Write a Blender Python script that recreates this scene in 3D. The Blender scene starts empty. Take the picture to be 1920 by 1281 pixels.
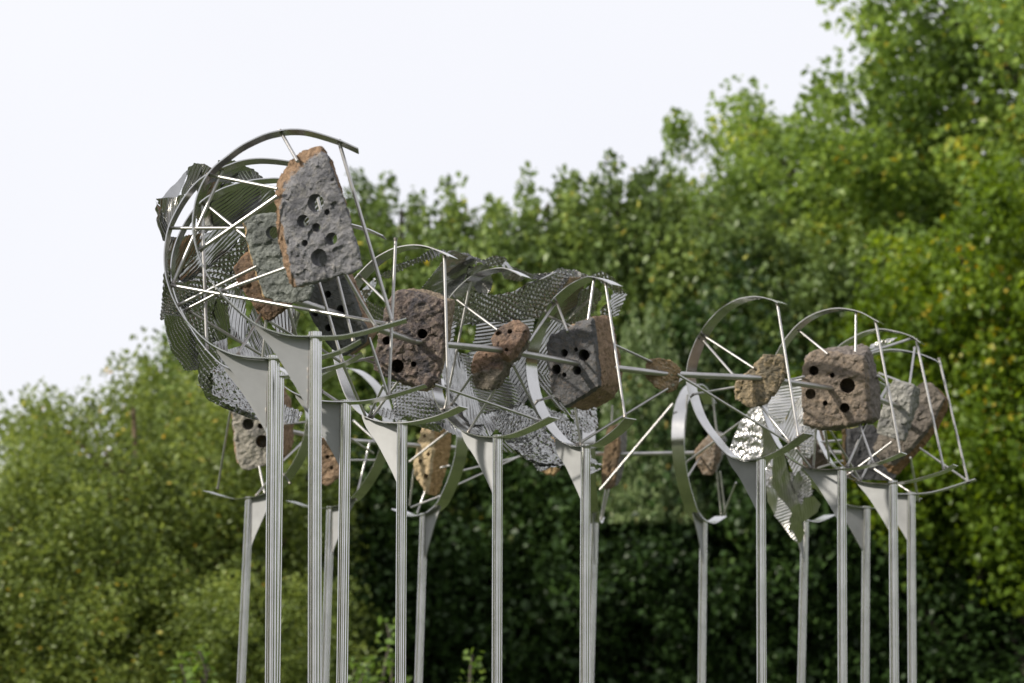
import bpy, bmesh, math, random
import numpy as np
from mathutils import Vector, Matrix

scene = bpy.context.scene
COL = scene.collection
R_ = math.radians

# ------------------------------------------------------------------ camera
FPX = 85.0 / 36.0 * 1920.0
PITCH = R_(10.22)
CAMZ = 1.6
cam_d = bpy.data.cameras.new('camera')
cam = bpy.data.objects.new('camera', cam_d)
COL.objects.link(cam)
cam.location = (0, 0, CAMZ)
cam.rotation_euler = (R_(90) + PITCH, 0, 0)
cam_d.lens = 85
cam_d.sensor_width = 36
cam_d.clip_end = 2000
cam_d.dof.use_dof = True
cam_d.dof.focus_distance = 12.6
cam_d.dof.aperture_fstop = 2.3
cam_d.dof.aperture_blades = 0
scene.camera = cam

# ------------------------------------------------------------------ sky, sun, exposure
SUN_DIR = Vector((-0.76, -0.40, 0.50)).normalized()      # towards the sun
world = bpy.data.worlds.new('World')
scene.world = world
world.use_nodes = True
nt = world.node_tree
nt.nodes.clear()
sky = nt.nodes.new('ShaderNodeTexSky')
sky.sky_type = 'NISHITA'
sky.sun_disc = False
sky.sun_elevation = math.asin(SUN_DIR.z)
sky.sun_rotation = math.atan2(SUN_DIR.x, SUN_DIR.y)
sky.dust_density = 3.0
bg1 = nt.nodes.new('ShaderNodeBackground')
bg1.inputs['Strength'].default_value = 0.12
bg2 = nt.nodes.new('ShaderNodeBackground')               # thin, even cloud cover
bg2.inputs['Strength'].default_value = 0.765
wtc = nt.nodes.new('ShaderNodeTexCoord')
wno = nt.nodes.new('ShaderNodeTexNoise')
wno.inputs['Scale'].default_value = 2.2
wno.inputs['Detail'].default_value = 4.0
wra = nt.nodes.new('ShaderNodeValToRGB')
wra.color_ramp.elements[0].position = 0.3
wra.color_ramp.elements[0].color = (0.915, 0.92, 0.975, 1)
wra.color_ramp.elements[1].position = 0.7
wra.color_ramp.elements[1].color = (0.965, 0.967, 1.0, 1)
nt.links.new(wtc.outputs['Generated'], wno.inputs['Vector'])
nt.links.new(wno.outputs[0], wra.inputs[0])
nt.links.new(wra.outputs[0], bg2.inputs['Color'])
mixs = nt.nodes.new('ShaderNodeMixShader')
mixs.inputs[0].default_value = 0.93
wo = nt.nodes.new('ShaderNodeOutputWorld')
nt.links.new(sky.outputs[0], bg1.inputs[0])
nt.links.new(bg1.outputs[0], mixs.inputs[1])
nt.links.new(bg2.outputs[0], mixs.inputs[2])
nt.links.new(mixs.outputs[0], wo.inputs[0])
sun_d = bpy.data.lights.new('sun', 'SUN')
sun_d.energy = 4.2
sun_d.angle = R_(1.5)
sun_d.color = (1.0, 0.93, 0.82)
sun = bpy.data.objects.new('sun', sun_d)
COL.objects.link(sun)
sun.rotation_euler = SUN_DIR.to_track_quat('Z', 'Y').to_euler()
scene.view_settings.view_transform = 'Standard'
scene.view_settings.look = 'None'
scene.view_settings.exposure = 0.45
scene.view_settings.gamma = 1.0
scene.view_settings.use_curve_mapping = False
scene.cycles.use_denoising = True
scene.cycles.max_bounces = 8

# ------------------------------------------------------------------ helpers
FWD = Vector((0, math.cos(PITCH), math.sin(PITCH)))
UPV = Vector((0, -math.sin(PITCH), math.cos(PITCH)))
CAM = Vector((0, 0, CAMZ))

def ray(px, py):
    return FWD + Vector((1, 0, 0)) * ((px - 960.0) / FPX) + UPV * ((640.5 - py) / FPX)

def at(px, py, D):
    return CAM + ray(px, py) * D

def hit(px, py, o, n):
    d = ray(px, py)
    return CAM + d * ((o - CAM).dot(n) / d.dot(n))

def tag(o, label, cat, group=None, kind=None):
    o['label'] = label
    o['category'] = cat
    if group: o['group'] = group
    if kind: o['kind'] = kind
    return o

def empty(name, loc):
    o = bpy.data.objects.new(name, None)
    COL.objects.link(o)
    o.location = loc
    o.empty_display_size = 0.1
    return o

def mesh_obj(name, verts, faces, mat, parent=None, origin=None, smooth=True):
    """verts in world space; the object's origin sits at `origin` (or its parent's place)."""
    org = Vector(origin) if origin is not None else (parent.location.copy() if parent else Vector((0, 0, 0)))
    v = np.asarray([tuple(p) for p in verts], dtype=np.float64) - np.array(org)
    me = bpy.data.meshes.new(name)
    me.from_pydata(v.tolist(), [], faces)
    if smooth:
        me.polygons.foreach_set('use_smooth', [True] * len(me.polygons))
    me.materials.append(mat)
    me.update()
    o = bpy.data.objects.new(name, me)
    COL.objects.link(o)
    if parent:
        o.parent = parent
        o.location = org - parent.location
    else:
        o.location = org
    return o

def fast_mesh(name, V, F, mat, smooth=False):
    """V (n,3), F (m,k) numpy -> mesh data"""
    me = bpy.data.meshes.new(name)
    k = F.shape[1]
    me.vertices.add(len(V)); me.loops.add(F.size); me.polygons.add(len(F))
    me.vertices.foreach_set('co', V.astype(np.float32).ravel())
    me.loops.foreach_set('vertex_index', F.astype(np.int32).ravel())
    me.polygons.foreach_set('loop_start', np.arange(0, F.size, k, dtype=np.int32))
    me.polygons.foreach_set('loop_total', np.full(len(F), k, dtype=np.int32))
    if smooth:
        me.polygons.foreach_set('use_smooth', np.ones(len(F), dtype=bool))
    me.update(calc_edges=True)
    me.materials.append(mat)
    return me

def tube_geo(a, b, r, seg=12, r2=None):
    a, b = Vector(a), Vector(b)
    d = (b - a).normalized()
    s = d.orthogonal().normalized(); t = d.cross(s)
    r2 = r if r2 is None else r2
    V, F = [], []
    for (c, rr) in ((a, r), (b, r2)):
        for i in range(seg):
            w = 2 * math.pi * i / seg
            V.append(c + (s * math.cos(w) + t * math.sin(w)) * rr)
    for i in range(seg):
        j = (i + 1) % seg
        F.append((i, j, seg + j, seg + i))
    # caps with their own vertices, so that their edges stay sharp
    k = len(V); V += [v.copy() for v in V[:2 * seg]]
    F.append(tuple(k + i for i in reversed(range(seg))))
    F.append(tuple(k + seg + i for i in range(seg)))
    return V, F

def tube(name, a, b, r, mat, parent=None, seg=12):
    V, F = tube_geo(a, b, r, seg)
    return mesh_obj(name, V, F, mat, parent)

def catmull(P, n):
    P = [np.array(p) for p in P]
    P = [2 * P[0] - P[1]] + P + [2 * P[-1] - P[-2]]
    out = []
    for i in range(1, len(P) - 2):
        for k in range(n):
            t = k / n
            p0, p1, p2, p3 = P[i - 1], P[i], P[i + 1], P[i + 2]
            out.append(0.5 * ((2 * p1) + (-p0 + p2) * t + (2 * p0 - 5 * p1 + 4 * p2 - p3) * t * t
                              + (-p0 + 3 * p1 - 3 * p2 + p3) * t ** 3))
    out.append(P[-2])
    return out

def hash3(ix, iy, iz, seed):
    h = (ix.astype(np.int64) * 374761393 + iy.astype(np.int64) * 668265263
         + iz.astype(np.int64) * 2147483647 + seed * 974634321) & 0xFFFFFFFF
    h = ((h ^ (h >> 13)) * 1274126177) & 0xFFFFFFFF
    h = (h ^ (h >> 16)) & 0xFFFFFFFF
    return h.astype(np.float64) / 4294967295.0

def vnoise(p, seed=0):
    i = np.floor(p).astype(np.int64)
    f = p - i
    f = f * f * (3 - 2 * f)
    r = 0
    for dx in (0, 1):
        for dy in (0, 1):
            for dz in (0, 1):
                w = (f[:, 0] if dx else 1 - f[:, 0]) * (f[:, 1] if dy else 1 - f[:, 1]) * (f[:, 2] if dz else 1 - f[:, 2])
                r = r + w * hash3(i[:, 0] + dx, i[:, 1] + dy, i[:, 2] + dz, seed)
    return r * 2 - 1

def fbm(p, oct=4, seed=0, gain=0.5):
    r, a = 0, 1.0
    for k in range(oct):
        r = r + a * vnoise(p * (2.03 ** k) + 17.3 * k, seed + k)
        a *= gain
    return r

# ------------------------------------------------------------------ materials
def new_mat(name):
    m = bpy.data.materials.new(name)
    m.use_nodes = True
    n = m.node_tree
    n.nodes.clear()
    out = n.nodes.new('ShaderNodeOutputMaterial')
    return m, n, out

def N(n, t, **kw):
    x = n.nodes.new(t)
    for k, v in kw.items():
        if k in x.inputs: x.inputs[k].default_value = v
        else: setattr(x, k, v)
    return x

def ramp(n, stops):
    r = n.nodes.new('ShaderNodeValToRGB')
    e = r.color_ramp.elements
    while len(e) < len(stops): e.new(0.5)
    for el, (p, c) in zip(e, stops):
        el.position = p
        el.color = (*c, 1) if len(c) == 3 else c
    return r

def metal(name, base, rough, brush=0.06, streak=(3, 3, 60), stain=0.25, aniso=0.0, bump=0.0, metallic=1.0):
    m, n, out = new_mat(name)
    L = n.links.new
    tc = N(n, 'ShaderNodeTexCoord')
    mp = N(n, 'ShaderNodeMapping'); mp.inputs['Scale'].default_value = streak
    no = N(n, 'ShaderNodeTexNoise', Scale=6.0, Detail=5.0, Roughness=0.65)
    no2 = N(n, 'ShaderNodeTexNoise', Scale=4.2, Detail=6.0, Roughness=0.6)
    L(tc.outputs['Object'], mp.inputs[0]); L(mp.outputs[0], no.inputs['Vector'])
    L(tc.outputs['Object'], no2.inputs['Vector'])
    r1 = ramp(n, [(0.28, tuple(c * (1 - stain) for c in base)), (0.55, base), (0.8, tuple(min(1, c * 1.12) for c in base))])
    L(no2.outputs[0], r1.inputs[0])
    mr = N(n, 'ShaderNodeMapRange'); mr.inputs['To Min'].default_value = rough - brush; mr.inputs['To Max'].default_value = rough + brush
    L(no.outputs[0], mr.inputs[0])
    p = N(n, 'ShaderNodeBsdfPrincipled')
    p.inputs['Metallic'].default_value = metallic
    L(r1.outputs[0], p.inputs['Base Color']); L(mr.outputs[0], p.inputs['Roughness'])
    if aniso:
        p.inputs['Anisotropic'].default_value = aniso
    if bump:
        b = N(n, 'ShaderNodeBump', Strength=bump, Distance=0.003)
        L(no.outputs[0], b.inputs['Height']); L(b.outputs[0], p.inputs['Normal'])
    L(p.outputs[0], out.inputs[0])
    return m

M_POST = metal('brushed_post_steel', (0.64, 0.635, 0.62), 0.14, 0.04, (1, 1, 0.15), 0.22, bump=0.0)
M_BAND = metal('rolled_band_steel', (0.55, 0.545, 0.535), 0.16, 0.05, (2, 2, 2), 0.18)
M_PLATE = metal('matt_plate_steel', (0.31, 0.315, 0.32), 0.66, 0.06, (2, 2, 2), 0.2, metallic=0.6)
M_ROD = metal('rod_steel', (0.47, 0.46, 0.45), 0.40, 0.08, (3, 3, 3), 0.3)
M_SHEET = metal('corrugated_sheet_steel', (0.45, 0.45, 0.44), 0.15, 0.05, (5, 5, 5), 0.2)
M_SHEET2 = metal('dull_sheet_steel', (0.62, 0.61, 0.59), 0.31, 0.06, (5, 5, 5), 0.2)
M_WELD = metal('weld_bead', (0.32, 0.30, 0.28), 0.5, 0.1, (9, 9, 9), 0.5)

def stone_mat(name, c1, c2, c3, rind, seed, veins=0.5, dent=0.7):
    """c1/c2 face colours, c3 pale fleck, rind = weathered sides (vertex attribute 'rind')"""
    m, n, out = new_mat(name)
    L = n.links.new
    tc = N(n, 'ShaderNodeTexCoord')
    mp = N(n, 'ShaderNodeMapping'); mp.inputs['Location'].default_value = (seed * 3.1, seed * 1.7, seed * 0.9)
    L(tc.outputs['Object'], mp.inputs[0])
    V = mp.outputs[0]
    n1 = N(n, 'ShaderNodeTexNoise', Scale=7.0, Detail=8.0, Roughness=0.66, Distortion=0.6); L(V, n1.inputs['Vector'])
    n2 = N(n, 'ShaderNodeTexNoise', Scale=34.0, Detail=7.0, Roughness=0.72); L(V, n2.inputs['Vector'])
    n3 = N(n, 'ShaderNodeTexNoise', Scale=110.0, Detail=4.0, Roughness=0.7); L(V, n3.inputs['Vector'])
    n4 = N(n, 'ShaderNodeTexNoise', Scale=15.0, Detail=6.0, Roughness=0.6, Distortion=1.4); L(V, n4.inputs['Vector'])
    r1 = ramp(n, [(0.40, c2), (0.58, c1)]); L(n1.outputs[0], r1.inputs[0])
    fl = ramp(n, [(0.50, (0, 0, 0)), (0.66, (1, 1, 1))]); L(n2.outputs[0], fl.inputs[0])
    mx = N(n, 'ShaderNodeMix', data_type='RGBA')
    ml = N(n, 'ShaderNodeMath', operation='MULTIPLY'); ml.inputs[1].default_value = veins
    L(fl.outputs[0], ml.inputs[0]); L(ml.outputs[0], mx.inputs[0])
    L(r1.outputs[0], mx.inputs[6]); mx.inputs[7].default_value = (*c3, 1)
    at_ = N(n, 'ShaderNodeAttribute'); at_.attribute_name = 'rind'
    ad = N(n, 'ShaderNodeMath', operation='ADD'); L(at_.outputs['Fac'], ad.inputs[0])
    sb = N(n, 'ShaderNodeMapRange'); sb.inputs['To Min'].default_value = -0.62; sb.inputs['To Max'].default_value = 0.62
    L(n4.outputs[0], sb.inputs[0]); L(sb.outputs[0], ad.inputs[1])
    rr = ramp(n, [(0.42, (0, 0, 0)), (0.60, (1, 1, 1))]); L(ad.outputs[0], rr.inputs[0])
    rc = ramp(n, [(0.3, tuple(c * 0.48 for c in rind)), (0.5, rind), (0.75, tuple(min(1, c * 1.45) for c in rind))]); L(n2.outputs[0], rc.inputs[0])
    mx2 = N(n, 'ShaderNodeMix', data_type='RGBA')
    L(rr.outputs[0], mx2.inputs[0]); L(mx.outputs[2], mx2.inputs[6]); L(rc.outputs[0], mx2.inputs[7])
    # dark pits
    pt = ramp(n, [(0.30, (0.42, 0.42, 0.42)), (0.46, (1, 1, 1))]); L(n3.outputs[0], pt.inputs[0])
    mx3 = N(n, 'ShaderNodeMix', data_type='RGBA', blend_type='MULTIPLY'); mx3.inputs[0].default_value = 0.8
    L(mx2.outputs[2], mx3.inputs[6]); L(pt.outputs[0], mx3.inputs[7])
    p = N(n, 'ShaderNodeBsdfPrincipled', Roughness=0.82)
    p.inputs['Specular IOR Level'].default_value = 0.3
    L(mx3.outputs[2], p.inputs['Base Color'])
    hs = N(n, 'ShaderNodeMath', operation='MULTIPLY_ADD'); hs.inputs[1].default_value = 0.45
    L(n3.outputs[0], hs.inputs[0]); L(n2.outputs[0], hs.inputs[2])
    wv = N(n, 'ShaderNodeMix', data_type='VECTOR'); wv.inputs[0].default_value = 0.035
    L(V, wv.inputs[4]); L(n4.outputs['Color'], wv.inputs[5])
    vo = N(n, 'ShaderNodeTexVoronoi', Scale=26.0, Randomness=1.0); L(wv.outputs[1], vo.inputs['Vector'])
    vo2 = N(n, 'ShaderNodeTexVoronoi', Scale=61.0, Randomness=1.0); L(wv.outputs[1], vo2.inputs['Vector'])
    h2 = N(n, 'ShaderNodeMath', operation='MULTIPLY_ADD'); h2.inputs[1].default_value = dent
    L(vo.outputs['Distance'], h2.inputs[0]); L(hs.outputs[0], h2.inputs[2])
    h3 = N(n, 'ShaderNodeMath', operation='MULTIPLY_ADD'); h3.inputs[1].default_value = dent * 0.45
    L(vo2.outputs['Distance'], h3.inputs[0]); L(h2.outputs[0], h3.inputs[2])
    b = N(n, 'ShaderNodeBump', Strength=1.0, Distance=0.014)
    L(h3.outputs[0], b.inputs['Height']); L(b.outputs[0], p.inputs['Normal'])
    L(p.outputs[0], out.inputs[0])
    return m

def leaf_mat(name, stops, trans=0.35, rough=0.40, spec=0.32):
    m, n, out = new_mat(name)
    L = n.links.new
    a = N(n, 'ShaderNodeAttribute'); a.attribute_name = 'tint'
    r = ramp(n, stops); L(a.outputs['Fac'], r.inputs[0])
    p = N(n, 'ShaderNodeBsdfPrincipled', Roughness=rough)
    p.inputs['Specular IOR Level'].default_value = spec
    L(r.outputs[0], p.inputs['Base Color'])
    t = N(n, 'ShaderNodeBsdfTranslucent')
    hs = N(n, 'ShaderNodeHueSaturation', Saturation=1.1, Value=1.8); hs.inputs['Hue'].default_value = 0.485
    L(r.outputs[0], hs.inputs['Color']); L(hs.outputs[0], t.inputs[0])
    mx = N(n, 'ShaderNodeMixShader'); mx.inputs[0].default_value = trans
    L(p.outputs[0], mx.inputs[1]); L(t.outputs[0], mx.inputs[2]); L(mx.outputs[0], out.inputs[0])
    return m

def bark_mat(name, c1, c2):
    m, n, out = new_mat(name)
    L = n.links.new
    tc = N(n, 'ShaderNodeTexCoord')
    mp = N(n, 'ShaderNodeMapping'); mp.inputs['Scale'].default_value = (6, 6, 1.2)
    no = N(n, 'ShaderNodeTexNoise', Scale=3.0, Detail=6.0, Roughness=0.7)
    L(tc.outputs['Object'], mp.inputs[0]); L(mp.outputs[0], no.inputs['Vector'])
    r = ramp(n, [(0.35, c1), (0.65, c2)]); L(no.outputs[0], r.inputs[0])
    p = N(n, 'ShaderNodeBsdfPrincipled', Roughness=0.9); L(r.outputs[0], p.inputs['Base Color'])
    b = N(n, 'ShaderNodeBump', Strength=0.8, Distance=0.03); L(no.outputs[0], b.inputs['Height']); L(b.outputs[0], p.inputs['Normal'])
    L(p.outputs[0], out.inputs[0])
    return m

# ------------------------------------------------------------------ ground
def make_ground():
    m, n, out = new_mat('grass_ground')
    L = n.links.new
    tc = N(n, 'ShaderNodeTexCoord')
    n1 = N(n, 'ShaderNodeTexNoise', Scale=0.35, Detail=8.0, Roughness=0.7); L(tc.outputs['Object'], n1.inputs['Vector'])
    n2 = N(n, 'ShaderNodeTexNoise', Scale=14.0, Detail=6.0, Roughness=0.8); L(tc.outputs['Object'], n2.inputs['Vector'])
    r = ramp(n, [(0.3, (0.034, 0.052, 0.010)), (0.55, (0.055, 0.080, 0.016)), (0.75, (0.090, 0.100, 0.028))])
    mx = N(n, 'ShaderNodeMath', operation='MULTIPLY_ADD'); mx.inputs[1].default_value = 0.6
    sb = N(n, 'ShaderNodeMath', operation='MULTIPLY'); sb.inputs[1].default_value = 0.4
    L(n2.outputs[0], sb.inputs[0]); L(n1.outputs[0], mx.inputs[0]); L(sb.outputs[0], mx.inputs[2]); L(mx.outputs[0], r.inputs[0])
    p = N(n, 'ShaderNodeBsdfPrincipled', Roughness=0.9); L(r.outputs[0], p.inputs['Base Color'])
    b = N(n, 'ShaderNodeBump', Strength=0.6, Distance=0.06); L(n2.outputs[0], b.inputs['Height']); L(b.outputs[0], p.inputs['Normal'])
    L(p.outputs[0], out.inputs[0])
    k = 24; S = 300.0
    V, F = [], []
    for j in range(k + 1):
        for i in range(k + 1):
            V.append((-S + 2 * S * i / k, -S + 2 * S * j / k, 0))
    for j in range(k):
        for i in range(k):
            a = j * (k + 1) + i
            F.append((a, a + 1, a + k + 2, a + k + 1))
    o = mesh_obj('ground', V, F, m)
    o['kind'] = 'structure'
make_ground()

# ------------------------------------------------------------------ ring stands
ZTOP = 3.563
BW = 0.10            # width of the ring bands
BT = 0.0055          # their thickness
# the ring's shape, measured on the nearest ring (x towards the opening, y up, unit = ring radius)
_cx, _cy, _r = 553.0, 437.0, 195.0
CANON = [((x - _cx) / _r, (_cy - y) / _r) for x, y in
         [(671.5, 277), (633, 259), (580, 244), (547, 241), (520, 244), (490, 252), (453, 271), (423, 293), (398, 316),
          (379, 343), (366, 372), (360, 402), (359, 430), (363, 456), (373, 488), (391, 521), (415, 552), (447, 583),
          (476, 606), (508, 620), (545, 629), (593, 631.5), (638, 630), (678, 622), (718, 611), (762, 598)]]

RINGS = {}   # key -> dict(T, n, r, plane origin)

def z_depth(px, py):
    return (ZTOP - CAMZ) / ray(px, py).z

def ring_stand(key, top, bot_x, nx, label, pts=None, R=0.48, flip=False):
    """top: pixel of the post's top, bot_x: its pixel column at the bottom edge; nx: x part of the ring plane's normal"""
    D = z_depth(*top)
    T = at(top[0], top[1], D)
    ny = math.sqrt(max(0, 1 - nx * nx))
    n = Vector((nx, ny, 0))                       # away from the camera
    r = Vector((n.y, -n.x, 0))                    # towards the opening (front row: right and nearer)
    if flip: r = -r
    RINGS[key] = dict(T=T, n=n, r=r, D=D)
    # post
    d = ray(bot_x, 1281)
    Q = CAM + d * (T.y / d.y)
    B = T + (Q - T) * (T.z / (T.z - Q.z))
    root = empty('ring_stand', B)
    tag(root, label, 'ring stand', 'steel ring stands of the sculpture')
    up = (T - B).normalized()
    V, F = tube_geo(B, T + up * 0.012, 0.030, 28)
    post = mesh_obj('post', V, F, M_POST, root)
    # ring curve, near edge
    o_near = T - n * (BW / 2)
    if pts:
        C = [hit(x, y, o_near, n) for x, y in pts]
        C = [Vector(p) for p in catmull(C, 5)]
    else:
        cen = o_near - r * (0.195 * R) + Vector((0, 0, 0.997 * R - 0.004))
        C = [Vector(p) for p in catmull([cen + r * (x * R) + Vector((0, 0, y * R)) for x, y in CANON], 4)]
    m = len(C)
    inn = []
    for i in range(m):
        t = (C[min(m - 1, i + 1)] - C[max(0, i - 1)]).normalized()
        inn.append(n.cross(t).normalized())
    mid = sum(C, Vector()) / m
    if (mid - C[m // 2]).dot(inn[m // 2]) < 0: inn = [-v for v in inn]
    quad = []
    for i in range(m):
        a = C[i]; b = a + inn[i] * BT
        quad.append((a, a + n * BW, b + n * BW, b))
    V, F = [], []
    for s in range(4):
        k = len(V)
        for i in range(m):
            V += [quad[i][s], quad[i][(s + 1) % 4]]
        for i in range(m - 1):
            F.append((k + 2 * i, k + 2 * i + 1, k + 2 * i + 3, k + 2 * i + 2))
    for e in (0, m - 1):
        k = len(V); V += list(quad[e]); F.append((k, k + 1, k + 2, k + 3))
    mesh_obj('ring', V, F, M_BAND, root)
    # gusset plate between post and ring, in the ring's mid plane
    side = -r
    oz = [(0.286, 0.048), (0.238, -0.012), (0.173, -0.094), (0.11, -0.195), (0.060, -0.280), (0.030, -0.338)]
    low = [T + side * a + Vector((0, 0, b)) for a, b in oz]
    top_pts = []
    for p in C:
        q = p + n * (BW / 2)
        a = (q - T).dot(side); b = q.z - T.z
        if 0.027 < a < 0.275 and b < 0.12:
            top_pts.append((a, q - Vector((0, 0, 0.002))))
    top_pts = [q for a, q in sorted(top_pts, key=lambda t: -t[0])]
    if top_pts:
        end = top_pts[0]
        low[0] = end + side * 0.008
        low = [Vector(p) for p in catmull(low, 4)]
        low[0] = end + side * 0.006
        outl = top_pts + [T + side * 0.029 - Vector((0, 0, 0.002))] + list(reversed(low))[0:-1]
        h = n * 0.004
        k = len(outl)
        V = [p - h for p in outl] + [p + h for p in outl]
        V += [p.copy() for p in V]
        F = [tuple(range(k)), tuple(reversed(range(k, 2 * k)))]
        for i in range(k):
            j = (i + 1) % k
            F.append((2 * k + i, 3 * k + i, 3 * k + j, 2 * k + j))
        mesh_obj('gusset', V, F, M_PLATE, root, smooth=False)
        # weld bead along the post
        wv, wf = [], []
        rnd = random.Random(key)
        zz = T.z - 0.02
        a0 = T + side * 0.031
        steps = 26
        for i in range(steps + 1):
            c = a0 + Vector((0, 0, -0.33 * i / steps)) + (B - T) * 0
            rr = 0.0042 * (0.75 + 0.5 * rnd.random())
            k0 = len(wv)
            for q in range(6):
                w = 2 * math.pi * q / 6
                wv.append(c + (side * math.cos(w) + n * math.sin(w)) * rr)
            if i:
                for q in range(6):
                    q2 = (q + 1) % 6
                    wf.append((k0 - 6 + q, k0 - 6 + q2, k0 + q2, k0 + q))
        mesh_obj('weld_seam', wv, wf, M_WELD, root)
    RINGS[key]['root'] = root
    return root

P_A = [(671.5, 277), (633, 260), (580, 244), (547, 241), (522, 244), (492, 252), (453, 271), (423, 293), (398, 314),
       (380, 339), (367, 370), (361, 400), (359.6, 428), (363.6, 454), (373, 485), (391, 521), (415, 551), (450, 585),
       (476, 606), (508, 621), (545, 630), (593, 631.5), (638, 630), (678, 622), (718, 611), (762, 598)]
P_B = [(592, 313), (570, 306), (543, 301), (512, 297), (482, 296), (452, 300), (423, 310), (394, 322), (367, 341), (344, 369),
       (326, 400), (314, 428), (308, 459), (306.5, 488), (310, 520), (322, 557), (341, 592), (364, 619), (389, 642),
       (413, 656), (439, 666), (471, 671), (508, 672.5), (540, 672), (572, 670.5), (605, 667), (640, 656), (676, 637)]
P_C = [(566, 344), (545, 337), (520, 333), (500, 333.7), (475, 336), (446, 342.5), (417, 352), (388, 368), (366, 387), (345, 417),
       (330, 449), (322, 476), (319, 504), (322, 535), (331, 565), (344, 592), (358, 618), (375, 643), (393, 664), (411, 681),
       (430, 691), (460, 699), (495, 703.5), (530, 704.5), (568, 700), (605, 692), (644, 680.5), (678, 662)]
P_4 = [(842, 480), (828, 472), (807, 463.5), (787, 459), (765, 459), (740, 464), (722, 472), (702, 484), (682, 502), (660, 527.5),
       (642, 560), (630, 595), (624, 630), (623, 662), (629, 690), (638, 720), (650, 748), (666, 769), (686, 783),
       (710, 791), (735, 793.5), (760, 793), (795, 787), (828, 777), (861, 762)]
P_5 = [(978, 517), (962, 508), (943, 501.5), (920, 503.5), (890, 513), (866, 531), (843, 556), (824, 590), (812, 625), (806.5, 660),
       (806, 695), (810, 733), (819, 759), (832, 779), (852, 799), (872, 811), (898, 818.5), (930, 820), (956, 815),
       (984, 804.5), (1010, 792), (1030, 782)]
P_6 = [(1147, 533), (1130, 524), (1112, 518.5), (1097, 519), (1069, 532), (1046, 550), (1029, 569), (1010, 598), (997, 629), (989, 655),
       (985, 682), (987, 709), (993, 738), (1004, 766), (1018, 792), (1031, 810), (1047, 826), (1068, 836), (1091, 838),
       (1112, 833.5), (1135, 819), (1157, 801), (1172, 784)]
P_7 = [(1459, 567), (1444, 560.5), (1425, 556), (1407, 555.6), (1381, 561), (1350, 579), (1325, 604.6), (1308, 630), (1296, 657),
       (1288.5, 682), (1286, 703), (1287, 722), (1292, 743), (1302, 773), (1315, 797), (1330, 817), (1349, 840), (1368, 857),
       (1390, 863.5), (1416, 862), (1445, 852), (1473, 836.5), (1495, 821), (1508, 812.5)]
P_8 = [(1648, 603), (1636, 596.5), (1617, 586), (1597, 580), (1571, 577), (1545, 581), (1519, 591), (1496, 607), (1476, 629),
       (1459, 655), (1444, 685), (1433, 715), (1427, 745), (1428, 770), (1436, 795), (1447, 820), (1460, 842), (1477, 859),
       (1499, 873), (1520, 879), (1548, 881), (1580, 880), (1615, 875), (1650, 866), (1691, 849)]
P_9 = [(1726, 642), (1709, 630), (1682, 621), (1650, 616), (1622, 621), (1602, 630), (1582, 641), (1564, 656), (1545, 680),
       (1531, 710), (1523, 742), (1521, 775), (1526, 808), (1537, 838), (1553, 866), (1572, 886), (1591, 897), (1615, 904),
       (1642, 907), (1670, 906.5), (1702, 902.5), (1735, 894), (1768, 883), (1788, 871.5)]

ring_stand('A', (591, 628), 590, -0.02, 'nearest and largest steel ring stand, its ring highest and left of centre', P_A)
ring_stand('B', (512.5, 672), 509, 0.0, 'steel ring stand close behind the nearest one, its post left of the nearest post', P_B)
ring_stand('C', (522, 704), 514, 0.05, 'steel ring stand whose post hides behind the leftmost thick front post', P_C)
ring_stand('P3', (648, 755), 641.4, 0.12, 'steel ring stand with its post just right of the nearest post', None, 0.495)
ring_stand('P4', (754, 793), 751, 0.50, 'steel ring stand around the brown block left of the draped sheet', P_4)
ring_stand('P5', (933, 820), 931.6, 0.59, 'steel ring stand below the small rusty stone in front of the draped sheet', P_5)
ring_stand('P6', (1098, 838), 1096, 0.71, 'steel ring stand at the right end of the draped sheet, around the dark block', P_6)
ring_stand('P7', (1426.5, 862), 1428, 0.68, 'free standing steel ring right of centre against the dark trees', P_7)
ring_stand('P8', (1578, 880), 1579.5, 0.48, 'steel ring stand around the large grey brown block on the right', P_8)
ring_stand('P9', (1674, 905), 1676.7, 0.45, 'second steel ring stand from the right', P_9)
ring_stand('P10', (1708, 927), 1710, 0.30, 'rightmost steel ring stand at the turn of the row', None, 0.52)
ring_stand('B7', (1624, 953), 1621.5, -0.30, 'far steel ring stand seen between the two rightmost thick posts', None, 0.50)
ring_stand('B6', (1509, 977), 1502, -0.84, 'far steel ring stand hidden behind the hanging bright sheet', None, 0.52)
ring_stand('B5', (1319, 979), 1315.5, -0.93, 'far steel ring stand with a narrow upright ring right of centre', None, 0.535)
ring_stand('B4', (1115, 980), 1106, -0.995, 'far steel ring stand seen edge on behind the dark block', None, 0.52)
ring_stand('B3', (795, 966), 784.5, 0.87, 'far steel ring stand around the tan pitted stone', None, 0.52, True)
ring_stand('B2', (620, 953), 609, 0.70, 'far steel ring stand between the two nearest front posts and the next', None, 0.52, True)
ring_stand('B1', (468, 935), 452, 0.60, 'far steel ring stand at the left end, its open ring facing left', None, 0.48, True)

# ------------------------------------------------------------------ stones
STONE_D = dict(A=10.86, B=11.5, Cb=12.0, C=12.87, D=13.6, E=14.18, F=14.6, G=14.9, H=15.25, I=15.7, J=16.45, K=17.05,
               L=17.95, L2=18.6, M=18.9, N=18.9, O=18.7, Q=18.35, R=17.9, S=17.3)

def hull_bm(points):
    bm = bmesh.new()
    for p in points: bm.verts.new(p)
    bmesh.ops.convex_hull(bm, input=list(bm.verts))
    for v in [v for v in bm.verts if not v.link_faces]: bm.verts.remove(v)
    bmesh.ops.triangulate(bm, faces=list(bm.faces))
    bmesh.ops.recalc_face_normals(bm, faces=list(bm.faces))
    return bm

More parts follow.
